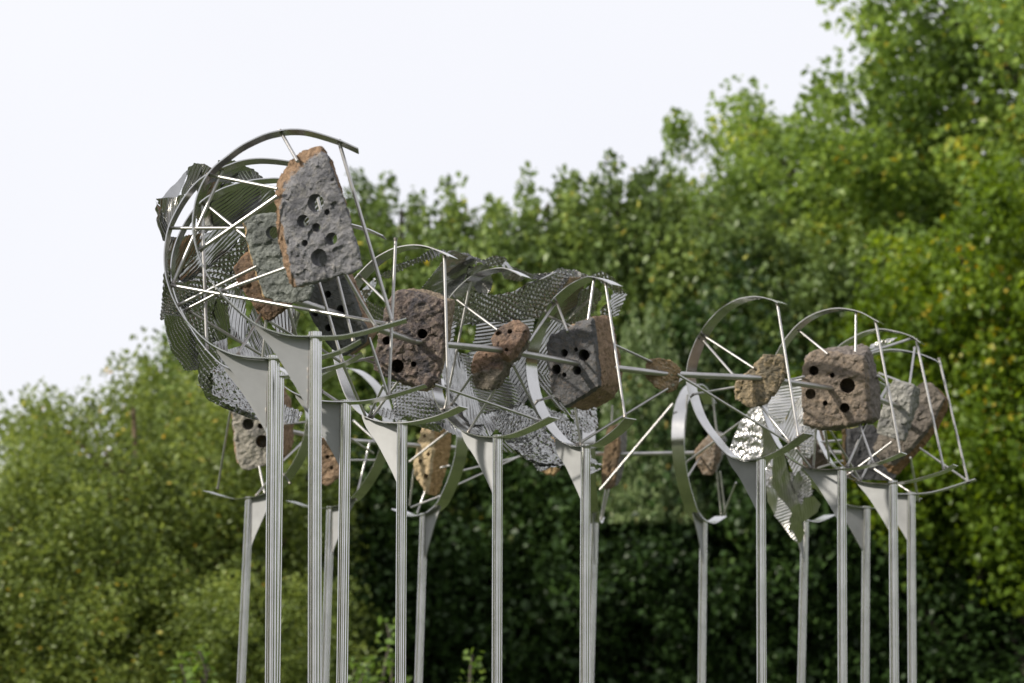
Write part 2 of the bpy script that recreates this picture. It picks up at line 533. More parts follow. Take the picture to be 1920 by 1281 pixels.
def evaluated(o):
    dg = bpy.context.evaluated_depsgraph_get()
    dg.update()
    me = bpy.data.meshes.new_from_object(o.evaluated_get(dg))
    return me

def stone(key, hulls, front, holes, mat, label, voxel=0.0068, chip=0.011, rough=0.006, seed=1, rind=(0.012, 0.045), thick=None, layer=0.0):
    """hulls: list of point lists (px, py, dd); front: three or more of those points that lie on the drilled face"""
    D = STONE_D[key]
    H = [[at(x, y, D + dd) for x, y, dd in h] for h in hulls]
    allp = [p for h in H for p in h]
    cen = sum(allp, Vector()) / len(allp)
    me = bpy.data.meshes.new('tmp')
    bmA = bmesh.new()
    for h in H:
        b = hull_bm([p - cen for p in h])
        t = bpy.data.meshes.new('t'); b.to_mesh(t); b.free()
        bmA.from_mesh(t); bpy.data.meshes.remove(t)
    bmA.to_mesh(me); bmA.free()
    o = bpy.data.objects.new('drilled_stone', me)
    COL.objects.link(o)
    rm = o.modifiers.new('r', 'REMESH'); rm.mode = 'VOXEL'; rm.voxel_size = voxel
    sm = o.modifiers.new('s', 'SMOOTH'); sm.iterations = 2; sm.factor = 0.5
    m1 = evaluated(o)
    n = len(m1.vertices)
    co = np.empty(n * 3); m1.vertices.foreach_get('co', co); co = co.reshape(-1, 3)
    no = np.empty(n * 3); m1.vertex_normals.foreach_get('vector', no); no = no.reshape(-1, 3)
    rs = np.random.RandomState(seed)
    # broken facets: cells with their own tilt
    size = co.max(0) - co.min(0)
    ns = int(np.clip(n / 75, 40, 260))
    sidx = rs.choice(n, ns, replace=False)
    sd = co[sidx] + rs.normal(0, 0.012, (ns, 3))
    tilt = rs.normal(0, 1, (ns, 3)); tilt *= (0.24 * rs.rand(ns) / np.linalg.norm(tilt, axis=1))[:, None]
    offs = rs.normal(0, 0.35, ns)
    warp = co + 0.012 * np.stack([fbm(co * 22 + 5 * k, 2, seed + 40 + k) for k in range(3)], 1)
    d2 = ((warp[:, None, :] - sd[None]) ** 2).sum(2)
    ci = d2.argmin(1)
    cell = ((co - sd[ci]) * tilt[ci]).sum(1) + offs[ci] * chip * 0.22
    disp = np.clip(cell, -chip * 0.7, chip) + chip * 0.35 * fbm(co * 5, 3, seed) + rough * 0.5 * fbm(co * 34, 4, seed + 9, 0.65)
    if layer:
        ax = np.array([0.25, 0.1, 1.0]); ax /= np.linalg.norm(ax)
        ph = (co @ ax) * 60 + 2.0 * fbm(co * 9, 2, seed + 3)
        disp += layer * (np.abs((ph % 1) - 0.5) * 2 - 0.5)
    co2 = co + no * disp[:, None]
    # which parts are the weathered sides
    fp = np.array([tuple(at(x, y, D + dd) - cen) for x, y, dd in front])
    fc = fp.mean(0)
    u, s, vt = np.linalg.svd(fp - fc)
    fn = vt[2]
    view = np.array(tuple(CAM - cen))
    if fn @ view < 0: fn = -fn
    depth = -(co - fc) @ fn
    rd = np.clip((depth - rind[0]) / (rind[1] - rind[0]), 0, 1)
    m1.vertices.foreach_set('co', co2.ravel())
    at_ = m1.attributes.new('rind', 'FLOAT', 'POINT'); at_.data.foreach_set('value', rd.astype(np.float32))
    m1.update()
    o.modifiers.clear()
    o.data = m1
    bpy.data.meshes.remove(me)
    if holes:
        V, F = [], []
        fnv = Vector(fn); ppx = D / FPX
        for hx, hy, hr, dep in holes:
            c = hit(hx, hy, cen + Vector(fc), fnv) - cen
            rr = hr * ppx
            v, f = tube_geo(c + fnv * 0.06, c - fnv * dep, rr, 22)
            # a closed tube: reuse side vertices for the caps
            k = len(V); sg = 22
            V += v[:2 * sg]
            F += [tuple(k + i for i in q) for q in f[:sg]]
            F.append(tuple(k + i for i in reversed(range(sg)))); F.append(tuple(k + sg + i for i in range(sg)))
        hm = bpy.data.meshes.new('h'); hm.from_pydata([tuple(p) for p in V], [], F)
        b = bmesh.new(); b.from_mesh(hm); bmesh.ops.recalc_face_normals(b, faces=list(b.faces)); b.to_mesh(hm); b.free()
        ho = bpy.data.objects.new('h', hm); COL.objects.link(ho)
        bo = o.modifiers.new('b', 'BOOLEAN'); bo.operation = 'DIFFERENCE'; bo.object = ho; bo.solver = 'EXACT'
        m2 = evaluated(o)
        o.modifiers.clear()
        if len(m2.polygons) > 100: o.data = m2
        bpy.data.objects.remove(ho); bpy.data.meshes.remove(hm)
    me = o.data
    me.materials.clear(); me.materials.append(mat)
    me.polygons.foreach_set('use_smooth', [True] * len(me.polygons))
    if hasattr(me, 'set_sharp_from_angle'): me.set_sharp_from_angle(angle=R_(52))
    o.location = cen
    o.name = 'drilled_stone' if holes else 'rough_stone'
    tag(o, label, 'stone', 'stones threaded along the rod')
    return o

def prism(front, back):
    return front + back

def off(pts, dx, dy, dd):
    return [(x + dx, y + dy, dd) for x, y, *_ in pts]

# --- slab A
fA = [(604, 306, -.04), (580, 334, -.02), (546, 358, 0), (531, 390, 0.01), (533, 422, 0.01), (542, 459, 0), (549, 487, -.01), (561, 515, -.02),
      (572, 531, -.03), (596, 528, -.04), (673, 507, -.09), (679, 501, -.095), (669, 459, -.09), (657, 411, -.085), (633, 353, -.065), (616, 297, -.05)]
sA = [(596, 274, 0.02), (575, 281, .04), (559, 286, .05), (545, 300, .06), (524, 326, .08), (516, 353, .09), (515, 406, .09), (519, 448, .09), (532, 501, .08), (548, 541, .05)]
bA = [(606, 276, .06), (622, 300, .05), (645, 370, .03), (662, 440, .01), (672, 498, .0), (600, 522, .05), (560, 530, .09)]
mA = stone_mat('stone_slab_grey', (0.19, 0.19, 0.205), (0.105, 0.106, 0.12), (0.31, 0.295, 0.28), (0.25, 0.165, 0.105), 1, 0.65)
stone('A', [fA + sA + bA], fA, [(592, 380.6, 17, .5), (613, 398, 6, .1), (568, 415, 12.5, .5), (592.6, 426.5, 8.5, .12), (622, 448, 12, .5),
      (572, 456, 6.5, .1), (599, 483, 16.5, .5)], mA, 'tall pointed grey slab with brown edge and see-through drilled holes, in the nearest ring',
      voxel=0.0052, chip=0.012, rough=0.0075, seed=3, rind=(0.0, 0.05))
# --- slab B
fB = [(463, 403, 0), (513, 399, -.01), (565, 405, -.03), (600, 470, -.05), (586, 545, -.04), (580, 562, -.035), (545, 570, -.02), (519, 567, -.01),
      (500, 558, 0), (492, 534, 0), (482, 501, 0), (468, 447, 0)]
sB = [(455, 408, .05), (459, 446, .055), (474, 501, .055), (484, 534, .055), (492, 556, .05)]
bB = [(560, 405, .05), (590, 470, .04), (575, 560, .05), (520, 560, .07)]
mB = stone_mat('stone_slab_greenish', (0.205, 0.22, 0.205), (0.135, 0.145, 0.14), (0.28, 0.29, 0.27), (0.36, 0.25, 0.13), 2, 0.4)
stone('B', [fB + sB + bB], fB, [(511, 436, 12, .5), (545, 470, 9, .1)], mB, 'grey green slab half hidden behind the pointed slab', voxel=0.006, chip=0.011, rough=0.007, seed=5, rind=(0.01, 0.05))
# --- brown stone C
fC = [(439, 505, 0), (450, 485, .02), (470, 470, .03), (520, 470, 0), (560, 500, -.05), (556, 560, -.06), (537, 577, -.05), (511, 596, -.03), (498, 602, -.02), (487, 586, -.01), (471, 563, 0), (450, 535, 0)]
bC = [(x + 3, y - 2, d + .22) for x, y, d in fC]
mCb = stone_mat('stone_dark_brown', (0.15, 0.10, 0.065), (0.075, 0.05, 0.035), (0.26, 0.16, 0.09), (0.19, 0.11, 0.06), 3, 0.5)
stone('Cb', [fC + bC], fC, [], mCb, 'rough dark brown stone behind the grey green slab', voxel=0.007, chip=0.014, rough=0.010, seed=7)
# --- dark slab
f3 = [(598, 462, .06), (628, 466, .0), (629, 516, 0), (650, 561, -.02), (674, 607, -.04), (684, 623, -.05), (705, 627, -.07), (689, 642, -.05), (670, 653, -.03), (650, 667, 0), (638, 669, 0.01), (622, 657, .02),
      (609, 640, .02), (591, 610, .03), (581, 587, .035), (571, 564, .04), (586, 531, .05)]
f3 = [(598, 462, .05), (629, 470, .02), (631, 516, 0.01), (652, 561, -.015), (676, 607, -.035), (686, 626, -.045), (684, 642, -.04), (668, 654, -.03), (650, 667, -.01), (638, 669, -.005), (622, 657, .01),
      (609, 640, .02), (591, 610, .03), (581, 587, .035), (571, 564, .045), (586, 531, .04)]
b3 = [(640, 466, .2), (654, 513, .16), (687, 573, .12), (702, 607, .10), (709, 618, .09), (698, 640, .09), (665, 664, .12), (600, 600, .2), (600, 480, .22)]
m3 = stone_mat('stone_slab_charcoal', (0.105, 0.108, 0.105), (0.06, 0.062, 0.064), (0.16, 0.13, 0.10), (0.27, 0.18, 0.12), 4, 0.25, 0.25)
stone('C', [f3 + b3], f3, [(614.7, 552, 7, .1), (639.6, 581, 9, .1), (615.6, 615, 7, .1), (591, 586.5, 8, .1)], m3,
      'leaning charcoal slab with a light brown edge under the pointed slab', voxel=0.0065, chip=0.007, rough=0.003, seed=9, rind=(0.02, 0.035))
# --- block D
fD = [(724, 568, 0), (740, 550, 0.02), (761, 543, .03), (785, 550, .02), (834, 566, 0), (832, 620, -.01), (828, 680, -.02), (822, 712, -.02), (800, 728, -.02),
      (761, 716, 0), (718, 704, .02), (700, 694, .03), (698, 677, .03), (706, 659, .02), (716, 640, .01), (719, 601, 0)]
bD = [(745, 545, .20), (800, 542, .22), (853, 561, .20), (855, 572, .20), (846, 620, .20), (832, 690, .2), (820, 722, .18), (800, 734, .12), (760, 722, .15), (716, 690, .2)]
mD = stone_mat('stone_block_purple_brown', (0.15, 0.115, 0.10), (0.06, 0.056, 0.064), (0.36, 0.29, 0.225), (0.26, 0.205, 0.15), 5, 0.6)
stone('D', [fD + bD], fD, [(792, 626, 9.5, .14), (725, 639, 8, .12), (745, 686.5, 13, .15), (776, 683, 5.5, .1)], mD,
      'big purple brown block with round holes, behind the long ring end left of centre', voxel=0.0065, chip=0.013, rough=0.012, seed=11, rind=(0.03, 0.09))
# --- two part stone E
fE = [(919, 637, 0.0), (930, 619, 0.02), (951, 605, .03), (971, 598, .03), (981, 605, .02), (988, 615, .0), (979, 630, -.03), (969, 647, -.05), (952, 667, -.06), (942, 662, -.04)]
bE = [(990, 611, .1), (998, 629, .08), (994, 645, .06), (975, 676, .02), (956, 687, .0), (943, 682, .04), (940, 620, .15), (960, 605, .16)]
fE2 = [(882, 690, .0), (891, 662, .02), (918, 652, .02), (944, 672, 0), (946, 690, -.02), (930, 712, -.03), (921, 731, -.02), (894, 731, 0), (886, 716, 0)]
bE2 = [(952, 650, .06), (966, 668, .04), (900, 660, .16), (940, 660, .14), (961, 686, .10), (951, 710, .08), (935, 729, .08), (895, 726, .14)]
mE = stone_mat('stone_rusty', (0.23, 0.15, 0.105), (0.10, 0.075, 0.065), (0.36, 0.25, 0.17), (0.15, 0.13, 0.105), 6, 0.6)
stone('E', [fE + bE, fE2 + bE2], fE, [(956, 622, 4.8, .08), (934, 626, 5, .07), (949.6, 655.4, 3.6, .07)], mE,
      'small two part rusty stone with pin holes in front of the draped sheet', voxel=0.006, chip=0.012, rough=0.009, seed=13, rind=(0.04, 0.08))
# --- block F
fF = [(1024, 644, .06), (1033, 629, .06), (1063, 616, .03), (1087, 607, 0), (1108, 602, -.03), (1111, 662, -.04), (1117, 700, -.05), (1122, 724, -.06), (1102, 730, -.04), (1078, 741, -.01),
      (1058, 764, .0), (1052, 752, .02), (1048, 740, .03), (1034, 737, .05), (1030, 710, .06), (1025, 677, .06)]
bF = [(1112, 594, .02), (1129, 591, .10), (1145, 592, .16), (1154, 616, .16), (1160, 656, .16), (1168, 701, .16), (1166, 717, .16), (1154, 746, .18), (1123, 764, .2), (1093, 770, .16), (1040, 640, .3), (1100, 600, .3)]
mF = stone_mat('stone_block_charcoal', (0.115, 0.115, 0.12), (0.07, 0.068, 0.072), (0.30, 0.22, 0.15), (0.265, 0.185, 0.125), 7, 0.3, 0.4)
stone('F', [fF + bF], fF, [(1058.5, 662, 7.5, .12), (1081, 655.6, 4, .1), (1095.6, 666, 11, .13), (1044, 693, 9.5, .12), (1082.6, 695, 8.5, .12), (1058.5, 703, 4.6, .1)], mF,
      'dark grey block with a brown right side at the right end of the draped sheet', voxel=0.0065, chip=0.010, rough=0.006, seed=15, rind=(0.025, 0.05))
# --- small G
fG = [(1210, 682, .0), (1219, 674, 0), (1233, 671, 0), (1258, 675, 0), (1271, 684, .02), (1277.5, 694, .04), (1274, 715, .04), (1271, 731, .03), (1254, 737, .0), (1233, 729, -.02), (1219, 717, -.02), (1210, 707, -.01)]
bG = [(x * .88 + 1244 * .12, y * .88 + 703 * .12, .13) for x, y, d in fG]
mG = stone_mat('stone_ochre', (0.34, 0.235, 0.13), (0.19, 0.14, 0.085), (0.40, 0.36, 0.31), (0.26, 0.17, 0.09), 8, 0.6)
stone('G', [fG + bG], fG, [], mG, 'smallest ochre stone on the rod left of the free standing ring', voxel=0.0052, chip=0.011, rough=0.010, seed=17, layer=0.004)
# --- H
fH1 = [(1379, 717, 0), (1395, 703, 0), (1412, 690, .02), (1440, 700, .02), (1450, 735, -.02), (1437, 757, -.04), (1408, 766, -.03), (1392, 757, -.01), (1377, 748, 0)]
bH1 = [(x * .8 + 1415 * .2, y * .8 + 725 * .2, .17) for x, y, d in fH1]
fH2 = [(1410, 689, .02), (1421, 684, .0), (1433, 665, .0), (1469, 665, .02), (1476, 675, .02), (1480, 694, .03), (1467, 711, .0), (1452, 744, -.02), (1435, 740, -.02)]
bH2 = [(x * .8 + 1450 * .2, y * .8 + 700 * .2, .17) for x, y, d in fH2]
mH = stone_mat('stone_tan_and_grey', (0.27, 0.215, 0.14), (0.15, 0.13, 0.095), (0.46, 0.34, 0.19), (0.22, 0.215, 0.205), 9, 0.8)
stone('H', [fH1 + bH1, fH2 + bH2], fH2, [], mH, 'craggy tan and grey stone inside the free standing ring', voxel=0.0058, chip=0.014, rough=0.010, seed=19, layer=0.004, rind=(0.02, 0.07))
# --- block I
fI = [(1501, 724, .03), (1505, 691, .03), (1520, 662, .03), (1529, 658, .03), (1571, 666, -.01), (1619, 671, -.06), (1622, 717, -.06), (1628, 786, -.07), (1597, 795, -.05), (1564, 800, -.02), (1532, 806, .02), (1508, 796, .03), (1504, 770, .03)]
bI = [(1512, 667, .12), (1540, 655, .22), (1584, 650, .25), (1617, 646, .25), (1630, 650, .2), (1637, 668, .15), (1647, 707, .12), (1652, 757, .12), (1651, 783, .12), (1637, 792, .1), (1564, 808, .2), (1520, 800, .2)]
mI = stone_mat('stone_block_grey_brown', (0.235, 0.19, 0.15), (0.145, 0.12, 0.10), (0.34, 0.25, 0.175), (0.185, 0.16, 0.145), 10, 0.55)
stone('I', [fI + bI], fI, [(1526, 695, 9.5, .13), (1560.6, 703.6, 5, .1), (1589, 723, 14.5, .15), (1520, 738.7, 10, .06), (1547.5, 756, 5, .1), (1584, 765, 9.5, .13)], mI,
      'large grey brown block with six drilled holes on the right', voxel=0.0065, chip=0.010, rough=0.011, seed=21, rind=(0.03, 0.07))
# --- J
fJ = [(1674, 712, .0), (1714, 723, -.02), (1706, 757, -.03), (1702, 790, -.03), (1694, 826, -.03), (1669, 822, 0), (1643, 812, .03), (1650, 776, .02), (1663, 750, .01), (1669, 720, .0)]
bJ = [(1726, 729, .1), (1723, 757, .1), (1713, 786, .1), (1698, 828, .1), (1670, 815, .14), (1690, 715, .14)]
mJ = stone_mat('stone_pale_grey', (0.31, 0.305, 0.285), (0.17, 0.17, 0.17), (0.42, 0.40, 0.36), (0.20, 0.20, 0.175), 11, 0.6)
stone('J', [fJ + bJ], fJ, [], mJ, 'pale grey carved stone in front of the brown slab at the right end', voxel=0.0062, chip=0.012, rough=0.010, seed=23, rind=(0.02, 0.06))
# --- K
fK = [(1728, 714, .0), (1742, 713, 0), (1770, 746, -.02), (1745, 795, -.02), (1705, 840, -.0), (1670, 862, .02), (1640, 850, .06), (1635, 838, .06), (1660, 790, .04), (1700, 740, .02)]
bK = [(1755, 727, .06), (1777, 746, .06), (1780, 763, .08), (1765, 797, .1), (1746, 823, .1), (1726, 846, .1), (1706, 862, .1), (1699, 878, .1), (1683, 891, .1), (1666, 885, .1), (1658, 871, .08), (1650, 850, .16)]
mK = stone_mat('stone_slab_brown', (0.185, 0.16, 0.135), (0.12, 0.105, 0.095), (0.26, 0.22, 0.18), (0.22, 0.135, 0.07), 12, 0.4)
stone('K', [fK + bK], fK, [], mK, 'long leaning brown edged slab at the far right', voxel=0.007, chip=0.012, rough=0.009, seed=25, rind=(0.01, 0.05))
# --- L
fL = [(1592, 803, .0), (1637, 796, -.0), (1660, 830, -.02), (1684, 886, -.03), (1676, 902, -.03), (1624, 902, 0), (1600, 896, .02), (1590, 860, .01)]
bL = [(1579, 806, .12), (1578, 856, .12), (1588, 894, .12), (1640, 800, .15), (1670, 890, .15)]
mL = stone_mat('stone_black', (0.06, 0.06, 0.064), (0.035, 0.035, 0.038), (0.10, 0.10, 0.10), (0.30, 0.20, 0.10), 13, 0.3)
stone('L', [fL + bL], fL, [], mL, 'blackish slab with a brown left edge below the large grey brown block', voxel=0.008, chip=0.008, rough=0.004, seed=27, rind=(0.02, 0.06))
fL2 = [(1490, 800, 0), (1540, 800, 0), (1556, 830, 0), (1552, 872, 0), (1530, 884, 0), (1495, 880, 0), (1482, 840, 0)]
stone('L2', [fL2 + off(fL2, -4, 2, .16)], fL2, [], stone_mat('stone_umber', (0.13, 0.10, 0.075), (0.07, 0.055, 0.045), (0.2, 0.16, 0.12), (0.16, 0.115, 0.075), 14, 0.4),
      'dark umber stone peeping out behind the hanging bright sheet', voxel=0.008, chip=0.012, rough=0.008, seed=29)
# --- M
fM = [(1300, 846, 0), (1311, 834, 0), (1335, 810, .02), (1342, 830, -.03), (1338, 870, -.04), (1332, 892, -.02), (1318, 890, 0), (1307, 874, 0), (1303, 855, 0)]
bM = [(1353, 808, .05), (1362, 823, .05), (1362, 838, .04), (1352, 863, .02), (1344, 886, .02), (1320, 830, .16), (1350, 830, .16), (1325, 875, .15)]
mM = stone_mat('stone_grey_and_brown', (0.22, 0.16, 0.11), (0.15, 0.12, 0.09), (0.35, 0.33, 0.30), (0.29, 0.285, 0.28), 15, 0.6)
stone('M', [fM + bM], fM, [], mM, 'small grey and brown stone on the far rod inside the narrow upright ring', voxel=0.0065, chip=0.012, rough=0.009, seed=31, rind=(0.02, 0.05))
# --- N
fN = [(1136, 803, 0), (1149, 795, 0), (1158, 797, 0), (1160, 840, -.0), (1156, 880, 0), (1150, 914, 0), (1134, 919, 0), (1126, 908, 0), (1129, 872, 0), (1133, 835, 0)]
bN = [(1163, 793, .1), (1176, 805, .22), (1175, 835, .22), (1170, 880, .22), (1162, 906, .2), (1150, 900, .3), (1150, 810, .3)]
mN = stone_mat('stone_umber_slab', (0.21, 0.14, 0.08), (0.12, 0.085, 0.055), (0.31, 0.24, 0.16), (0.20, 0.19, 0.175), 16, 0.5)
stone('N', [fN + bN], fN, [(1146, 895, 3.5, .08)], mN, 'tall narrow umber slab behind the edge-on far ring', voxel=0.007, chip=0.010, rough=0.008, seed=33, rind=(0.02, 0.06))
# --- O
fO = [(1026, 818, 0), (1041, 821, 0), (1049, 850, 0), (1048, 879, 0), (1038, 891, 0), (1022, 889, 0), (1011, 881, 0), (1014, 850, 0)]
mO = stone_mat('stone_sandy', (0.42, 0.29, 0.15), (0.30, 0.20, 0.10), (0.5, 0.38, 0.22), (0.33, 0.23, 0.12), 17, 0.4)
stone('O', [fO + off(fO, 2, 2, .12)], fO, [(1034, 874, 4, .06)], mO, 'small sandy stone hanging just below the draped sheet', voxel=0.006, chip=0.008, rough=0.005, seed=35)
# --- Q
fQ = [(791, 799, .02), (809, 802, 0), (808, 850, -.02), (799, 924, -.03), (797, 919, -.02), (775, 890, .02), (776, 868, .03), (785, 831, .03)]
bQ = [(836, 801, .08), (846, 813, .1), (846, 838, .1), (840, 877, .1), (825, 922, .07), (818, 931, .05), (803, 928, .0), (795, 840, .18), (830, 830, .2)]
mQ = stone_mat('stone_tan', (0.50, 0.39, 0.235), (0.36, 0.275, 0.17), (0.6, 0.5, 0.33), (0.36, 0.24, 0.115), 18, 0.5)
stone('Q', [fQ + bQ], fQ, [(788.6, 865, 4.0, .08), (799, 893, 5.0, .08), (803, 852, 3.4, .08), (796, 818, 3.2, .08)], mQ,
      'tan wedge shaped stone with dark pits in a far ring', voxel=0.0068, chip=0.009, rough=0.007, seed=37, rind=(0.015, 0.035))
# --- R
fR = [(586, 830, .0), (606, 822, 0), (628, 833, 0), (640, 878, 0), (637, 894, 0), (613, 912, 0), (595, 905, 0), (584, 870, 0)]
mRr = stone_mat('stone_ruddy', (0.33, 0.22, 0.14), (0.20, 0.135, 0.09), (0.45, 0.35, 0.25), (0.28, 0.19, 0.12), 19, 0.6)
stone('R', [fR + off(fR, 3, 0, .15)], fR, [(613.7, 857, 4, .08), (622, 878, 3, .06)], mRr, 'ruddy stone half hidden between two front posts', voxel=0.0068, chip=0.012, rough=0.010, seed=39)
# --- S
fS = [(434, 757, .0), (455, 742, 0), (505, 738, .0), (522, 760, 0), (524, 820, 0), (515, 866, 0), (490, 876, 0), (466, 882, 0), (455, 881, 0), (447, 866, 0), (440, 819, 0)]
bS = [(535, 730, .18), (545, 745, .2), (551, 768, .2), (551, 828, .2), (539, 861, .18), (500, 860, .25), (450, 770, .22), (432, 765, .06), (436, 819, .06), (444, 866, .06)]
mS = stone_mat('stone_pale_chiselled', (0.33, 0.305, 0.26), (0.19, 0.18, 0.165), (0.44, 0.40, 0.33), (0.28, 0.19, 0.125), 20, 0.5)
stone('S', [fS + bS], fS, [(465, 795.5, 11, .13), (491, 828, 12.5, .13), (488, 799, 5.5, .1), (459, 768, 11, .12)], mS,
      'pale chiselled block with round holes at the far left end', voxel=0.007, chip=0.012, rough=0.010, seed=41, rind=(0.015, 0.05))

# ------------------------------------------------------------------ spine rods
def spine(label, pts, r=0.019):
    P = [at(x, y, D) for x, y, D in pts]
    root = empty('spine_rod', P[0])
    tag(root, label, 'rod')
    for i in range(len(P) - 1):
        tube('rod_section', P[i], P[i + 1], r, M_ROD, root, 20)

spine('thick front rod that threads the stones from the left loop to the right end',
      [(500, 545, 12.0), (640, 592, 12.87), (775, 640, 13.55), (945, 657, 14.18), (1085, 682, 14.6), (1244, 701, 14.9), (1425, 709, 15.25), (1575, 731, 15.75),
       (1650, 750, 16.2), (1692, 765, 16.5), (1705, 800, 17.1)])
spine('thick far rod that threads the stones of the back row',
      [(1640, 852, 18.0), (1520, 846, 18.7), (1335, 849, 18.97), (1150, 852, 19.0), (1030, 848, 18.75), (820, 838, 18.45), (612, 823, 17.98), (500, 800, 17.4)], 0.0165)

# ------------------------------------------------------------------ struts
def endp(e):
    x, y, k = e
    if isinstance(k, str):
        if k in RINGS:
            g = RINGS[k]
            return hit(x, y, g['T'], g['n'])
        return at(x, y, STONE_D[k[1:]])
    return at(x, y, k)

def strut(owner, a, b, r=0.0085):
    r *= 0.93
    A, B_ = endp(a), endp(b)
    dd_ = (B_ - A).normalized()
    if isinstance(a[2], str) and a[2] in RINGS: A = A + dd_ * 0.008
    if isinstance(b[2], str) and b[2] in RINGS: B_ = B_ - dd_ * 0.008
    root = RINGS[owner]['root']
    o = tube('strut', A, B_, r, M_ROD, root, 12)
    d = (B_ - A).normalized()
    for (p, q, k) in ((A, d, a[2]), (B_, -d, b[2])):
        if isinstance(k, str) and k in RINGS:
            V, F = tube_geo(p - q * 0.004, p + q * 0.015, r * 1.45, 10, r * 1.05)
            w = mesh_obj('weld', V, F, M_WELD, root)
            w.parent = o
            w.location = w.location - o.location

S = strut
# nearest ring
S('A', (525, 245, 'A'), (558, 303, '*A'))
S('A', (634, 261, 'A'), (737, 608, 'A'), .0092)
S('A', (373, 470, 'A'), (520, 368, '*A'), .0105)
S('A', (413, 547, 'A'), (534, 503, '*A'))
S('A', (387.5, 327, 'A'), (520, 354, '*A'))
S('A', (645, 510, '*A'), (707, 617, 'A'), .009)
# second ring
S('B', (315, 428, 'B'), (458, 428, '*B'))
S('B', (420.5, 312, 'B'), (324, 533, 'B'), .0092)
S('B', (321, 535, 'B'), (730, 608, 'A'))
S('B', (333, 573, 'B'), (481, 500, '*B'))
S('B', (579, 306, 'B'), (663, 641, 'B'))
S('B', (489, 590, '*Cb'), (446, 666, 'B'))
# third ring
S('C', (541, 337, 'C'), (643, 681, 'C'), .0092)
S('C', (348, 581, 'C'), (472, 517, '*Cb'))
S('C', (353, 583, 'C'), (500, 671, 12.2))
S('C', (378, 378, 'C'), (388, 658, 'C'), .0095)
S('C', (382, 380, 'C'), (466, 449, '*Cb'))
S('C', (499, 600, '*Cb'), (490, 700, 'C'))
S('C', (503, 601, '*Cb'), (566, 640, 12.2))
S('C', (540, 575, '*Cb'), (558, 640, 12.15))
# fourth ring (P3)
S('P3', (742, 445, 'P3'), (729, 744, 'P3'), .0092)
S('P3', (692, 633, '*C'), (729, 744, 'P3'))
S('P3', (600, 731, 'P3'), (638, 756, 'P3'))
S('P3', (596, 651, 12.6), (640, 680, 12.9))
S('P3', (642, 682, 12.6), (702, 670, '*D'))
S('P3', (652, 664, '*C'), (702, 681, '*D'))
# P4
S('P4', (833, 477, 'P4'), (841, 768, 'P4'), .0092)
S('P4', (672, 515, 'P4'), (728, 570, '*D'))
S('P4', (643, 684, 12.9), (687, 784, 'P4'))
S('P4', (719, 723, 13.45), (690, 785, 'P4'))
S('P4', (746, 716, '*D'), (696, 785, 'P4'))
S('P4', (605, 790, 14.0), (700, 850, 17.6))
# P5
S('P5', (884, 519, 'P5'), (834, 768, 'P5'))
S('P5', (886, 702, '*E'), (846, 760, 'P5'))
S('P5', (929, 729, '*E'), (877, 812, 'P5'))
S('P5', (815, 721, '*D'), (1013, 789, 'P5'))
S('P5', (848, 556, 'P5'), (933, 619, '*E'))
# P6
S('P6', (1135, 530, 'P6'), (1172, 784, 'P6'), .0092)
S('P6', (1114, 520, 'P6'), (1101, 612, '*F'))
S('P6', (1042, 562, 'P6'), (1064, 622, '*F'))
S('P6', (1040, 570, 'P6'), (992, 641, '*E'))
S('P6', (1027, 592, 'P6'), (1082, 617, '*F'))
S('P6', (962, 684, '*E'), (1014, 789, 'P6'))
S('P6', (1007, 752, 'P6'), (1038, 743, '*F'))
S('P6', (1078, 764, '*F'), (1090, 836, 'P6'))
S('P6', (1252, 729, '*G'), (1080, 835, 'P6'), .0092)
S('P6', (1152, 647, '*F'), (1222, 679, '*G'))
# P7
S('P7', (1457, 568, 'P7'), (1497, 819, 'P7'), .0092)
S('P7', (1320, 630, 'P7'), (1414, 691, '*H'))
S('P7', (1318, 638, 'P7'), (1378, 707, 15.25))
S('P7', (1298, 740, 'P7'), (1384, 725, '*H'))
S('P7', (1270, 702, '*G'), (1481, 831, 'P7'))
S('P7', (1424, 758, '*H'), (1481, 829, 'P7'))
S('P7', (1289, 703, 'P7'), (1262, 722, '*G'))
# P8
S('P8', (1641, 600, 'P8'), (1688, 850, 'P8'), .0092)
S('P8', (1497, 619, 'P8'), (1552, 664, '*I'))
S('P8', (1605, 583, 'P8'), (1604, 660, '*I'))
S('P8', (1610, 792, '*I'), (1638, 870, 'P8'))
S('P8', (1625, 792, 15.8), (1588, 876, 'P8'), .010)
S('P8', (1530, 803, '*I'), (1525, 879, 'P8'))
S('P8', (1492, 841, 15.4), (1521, 878, 'P8'))
S('P8', (1441, 722, 'P8'), (1508, 706, '*I'))
S('P8', (1440, 722, 15.9), (1504, 712, '*I'))
# P9
S('P9', (1717, 634, 'P9'), (1770, 881, 'P9'), .0092)
S('P9', (1712, 634, 'P9'), (1628, 661, 15.9), .0105)
S('P9', (1646, 704, '*I'), (1667, 721, 16.3))
S('P9', (1667, 721, 16.3), (1650, 749, 16.2), .012)
S('P9', (1556, 806, 16.0), (1614, 902, 'P9'))
S('P9', (1672, 829, '*J'), (1588, 892, 'P9'))
S('P9', (1547, 806, 16.0), (1555, 866, 'P9'))
S('P9', (1535, 830, 'P9'), (1576, 826, 16.9), .011)
S('P9', (1633, 862, 16.6), (1614, 900, 'P9'))
# P10
S('P10', (1760, 670, 'P10'), (1816, 908, 'P10'), .0092)
S('P10', (1715, 652, 'P10'), (1705, 724, '*J'))
S('P10', (1724, 840, '*K'), (1820, 906, 'P10'))
S('P10', (1640, 880, 17.3), (1708, 924, 'P10'))
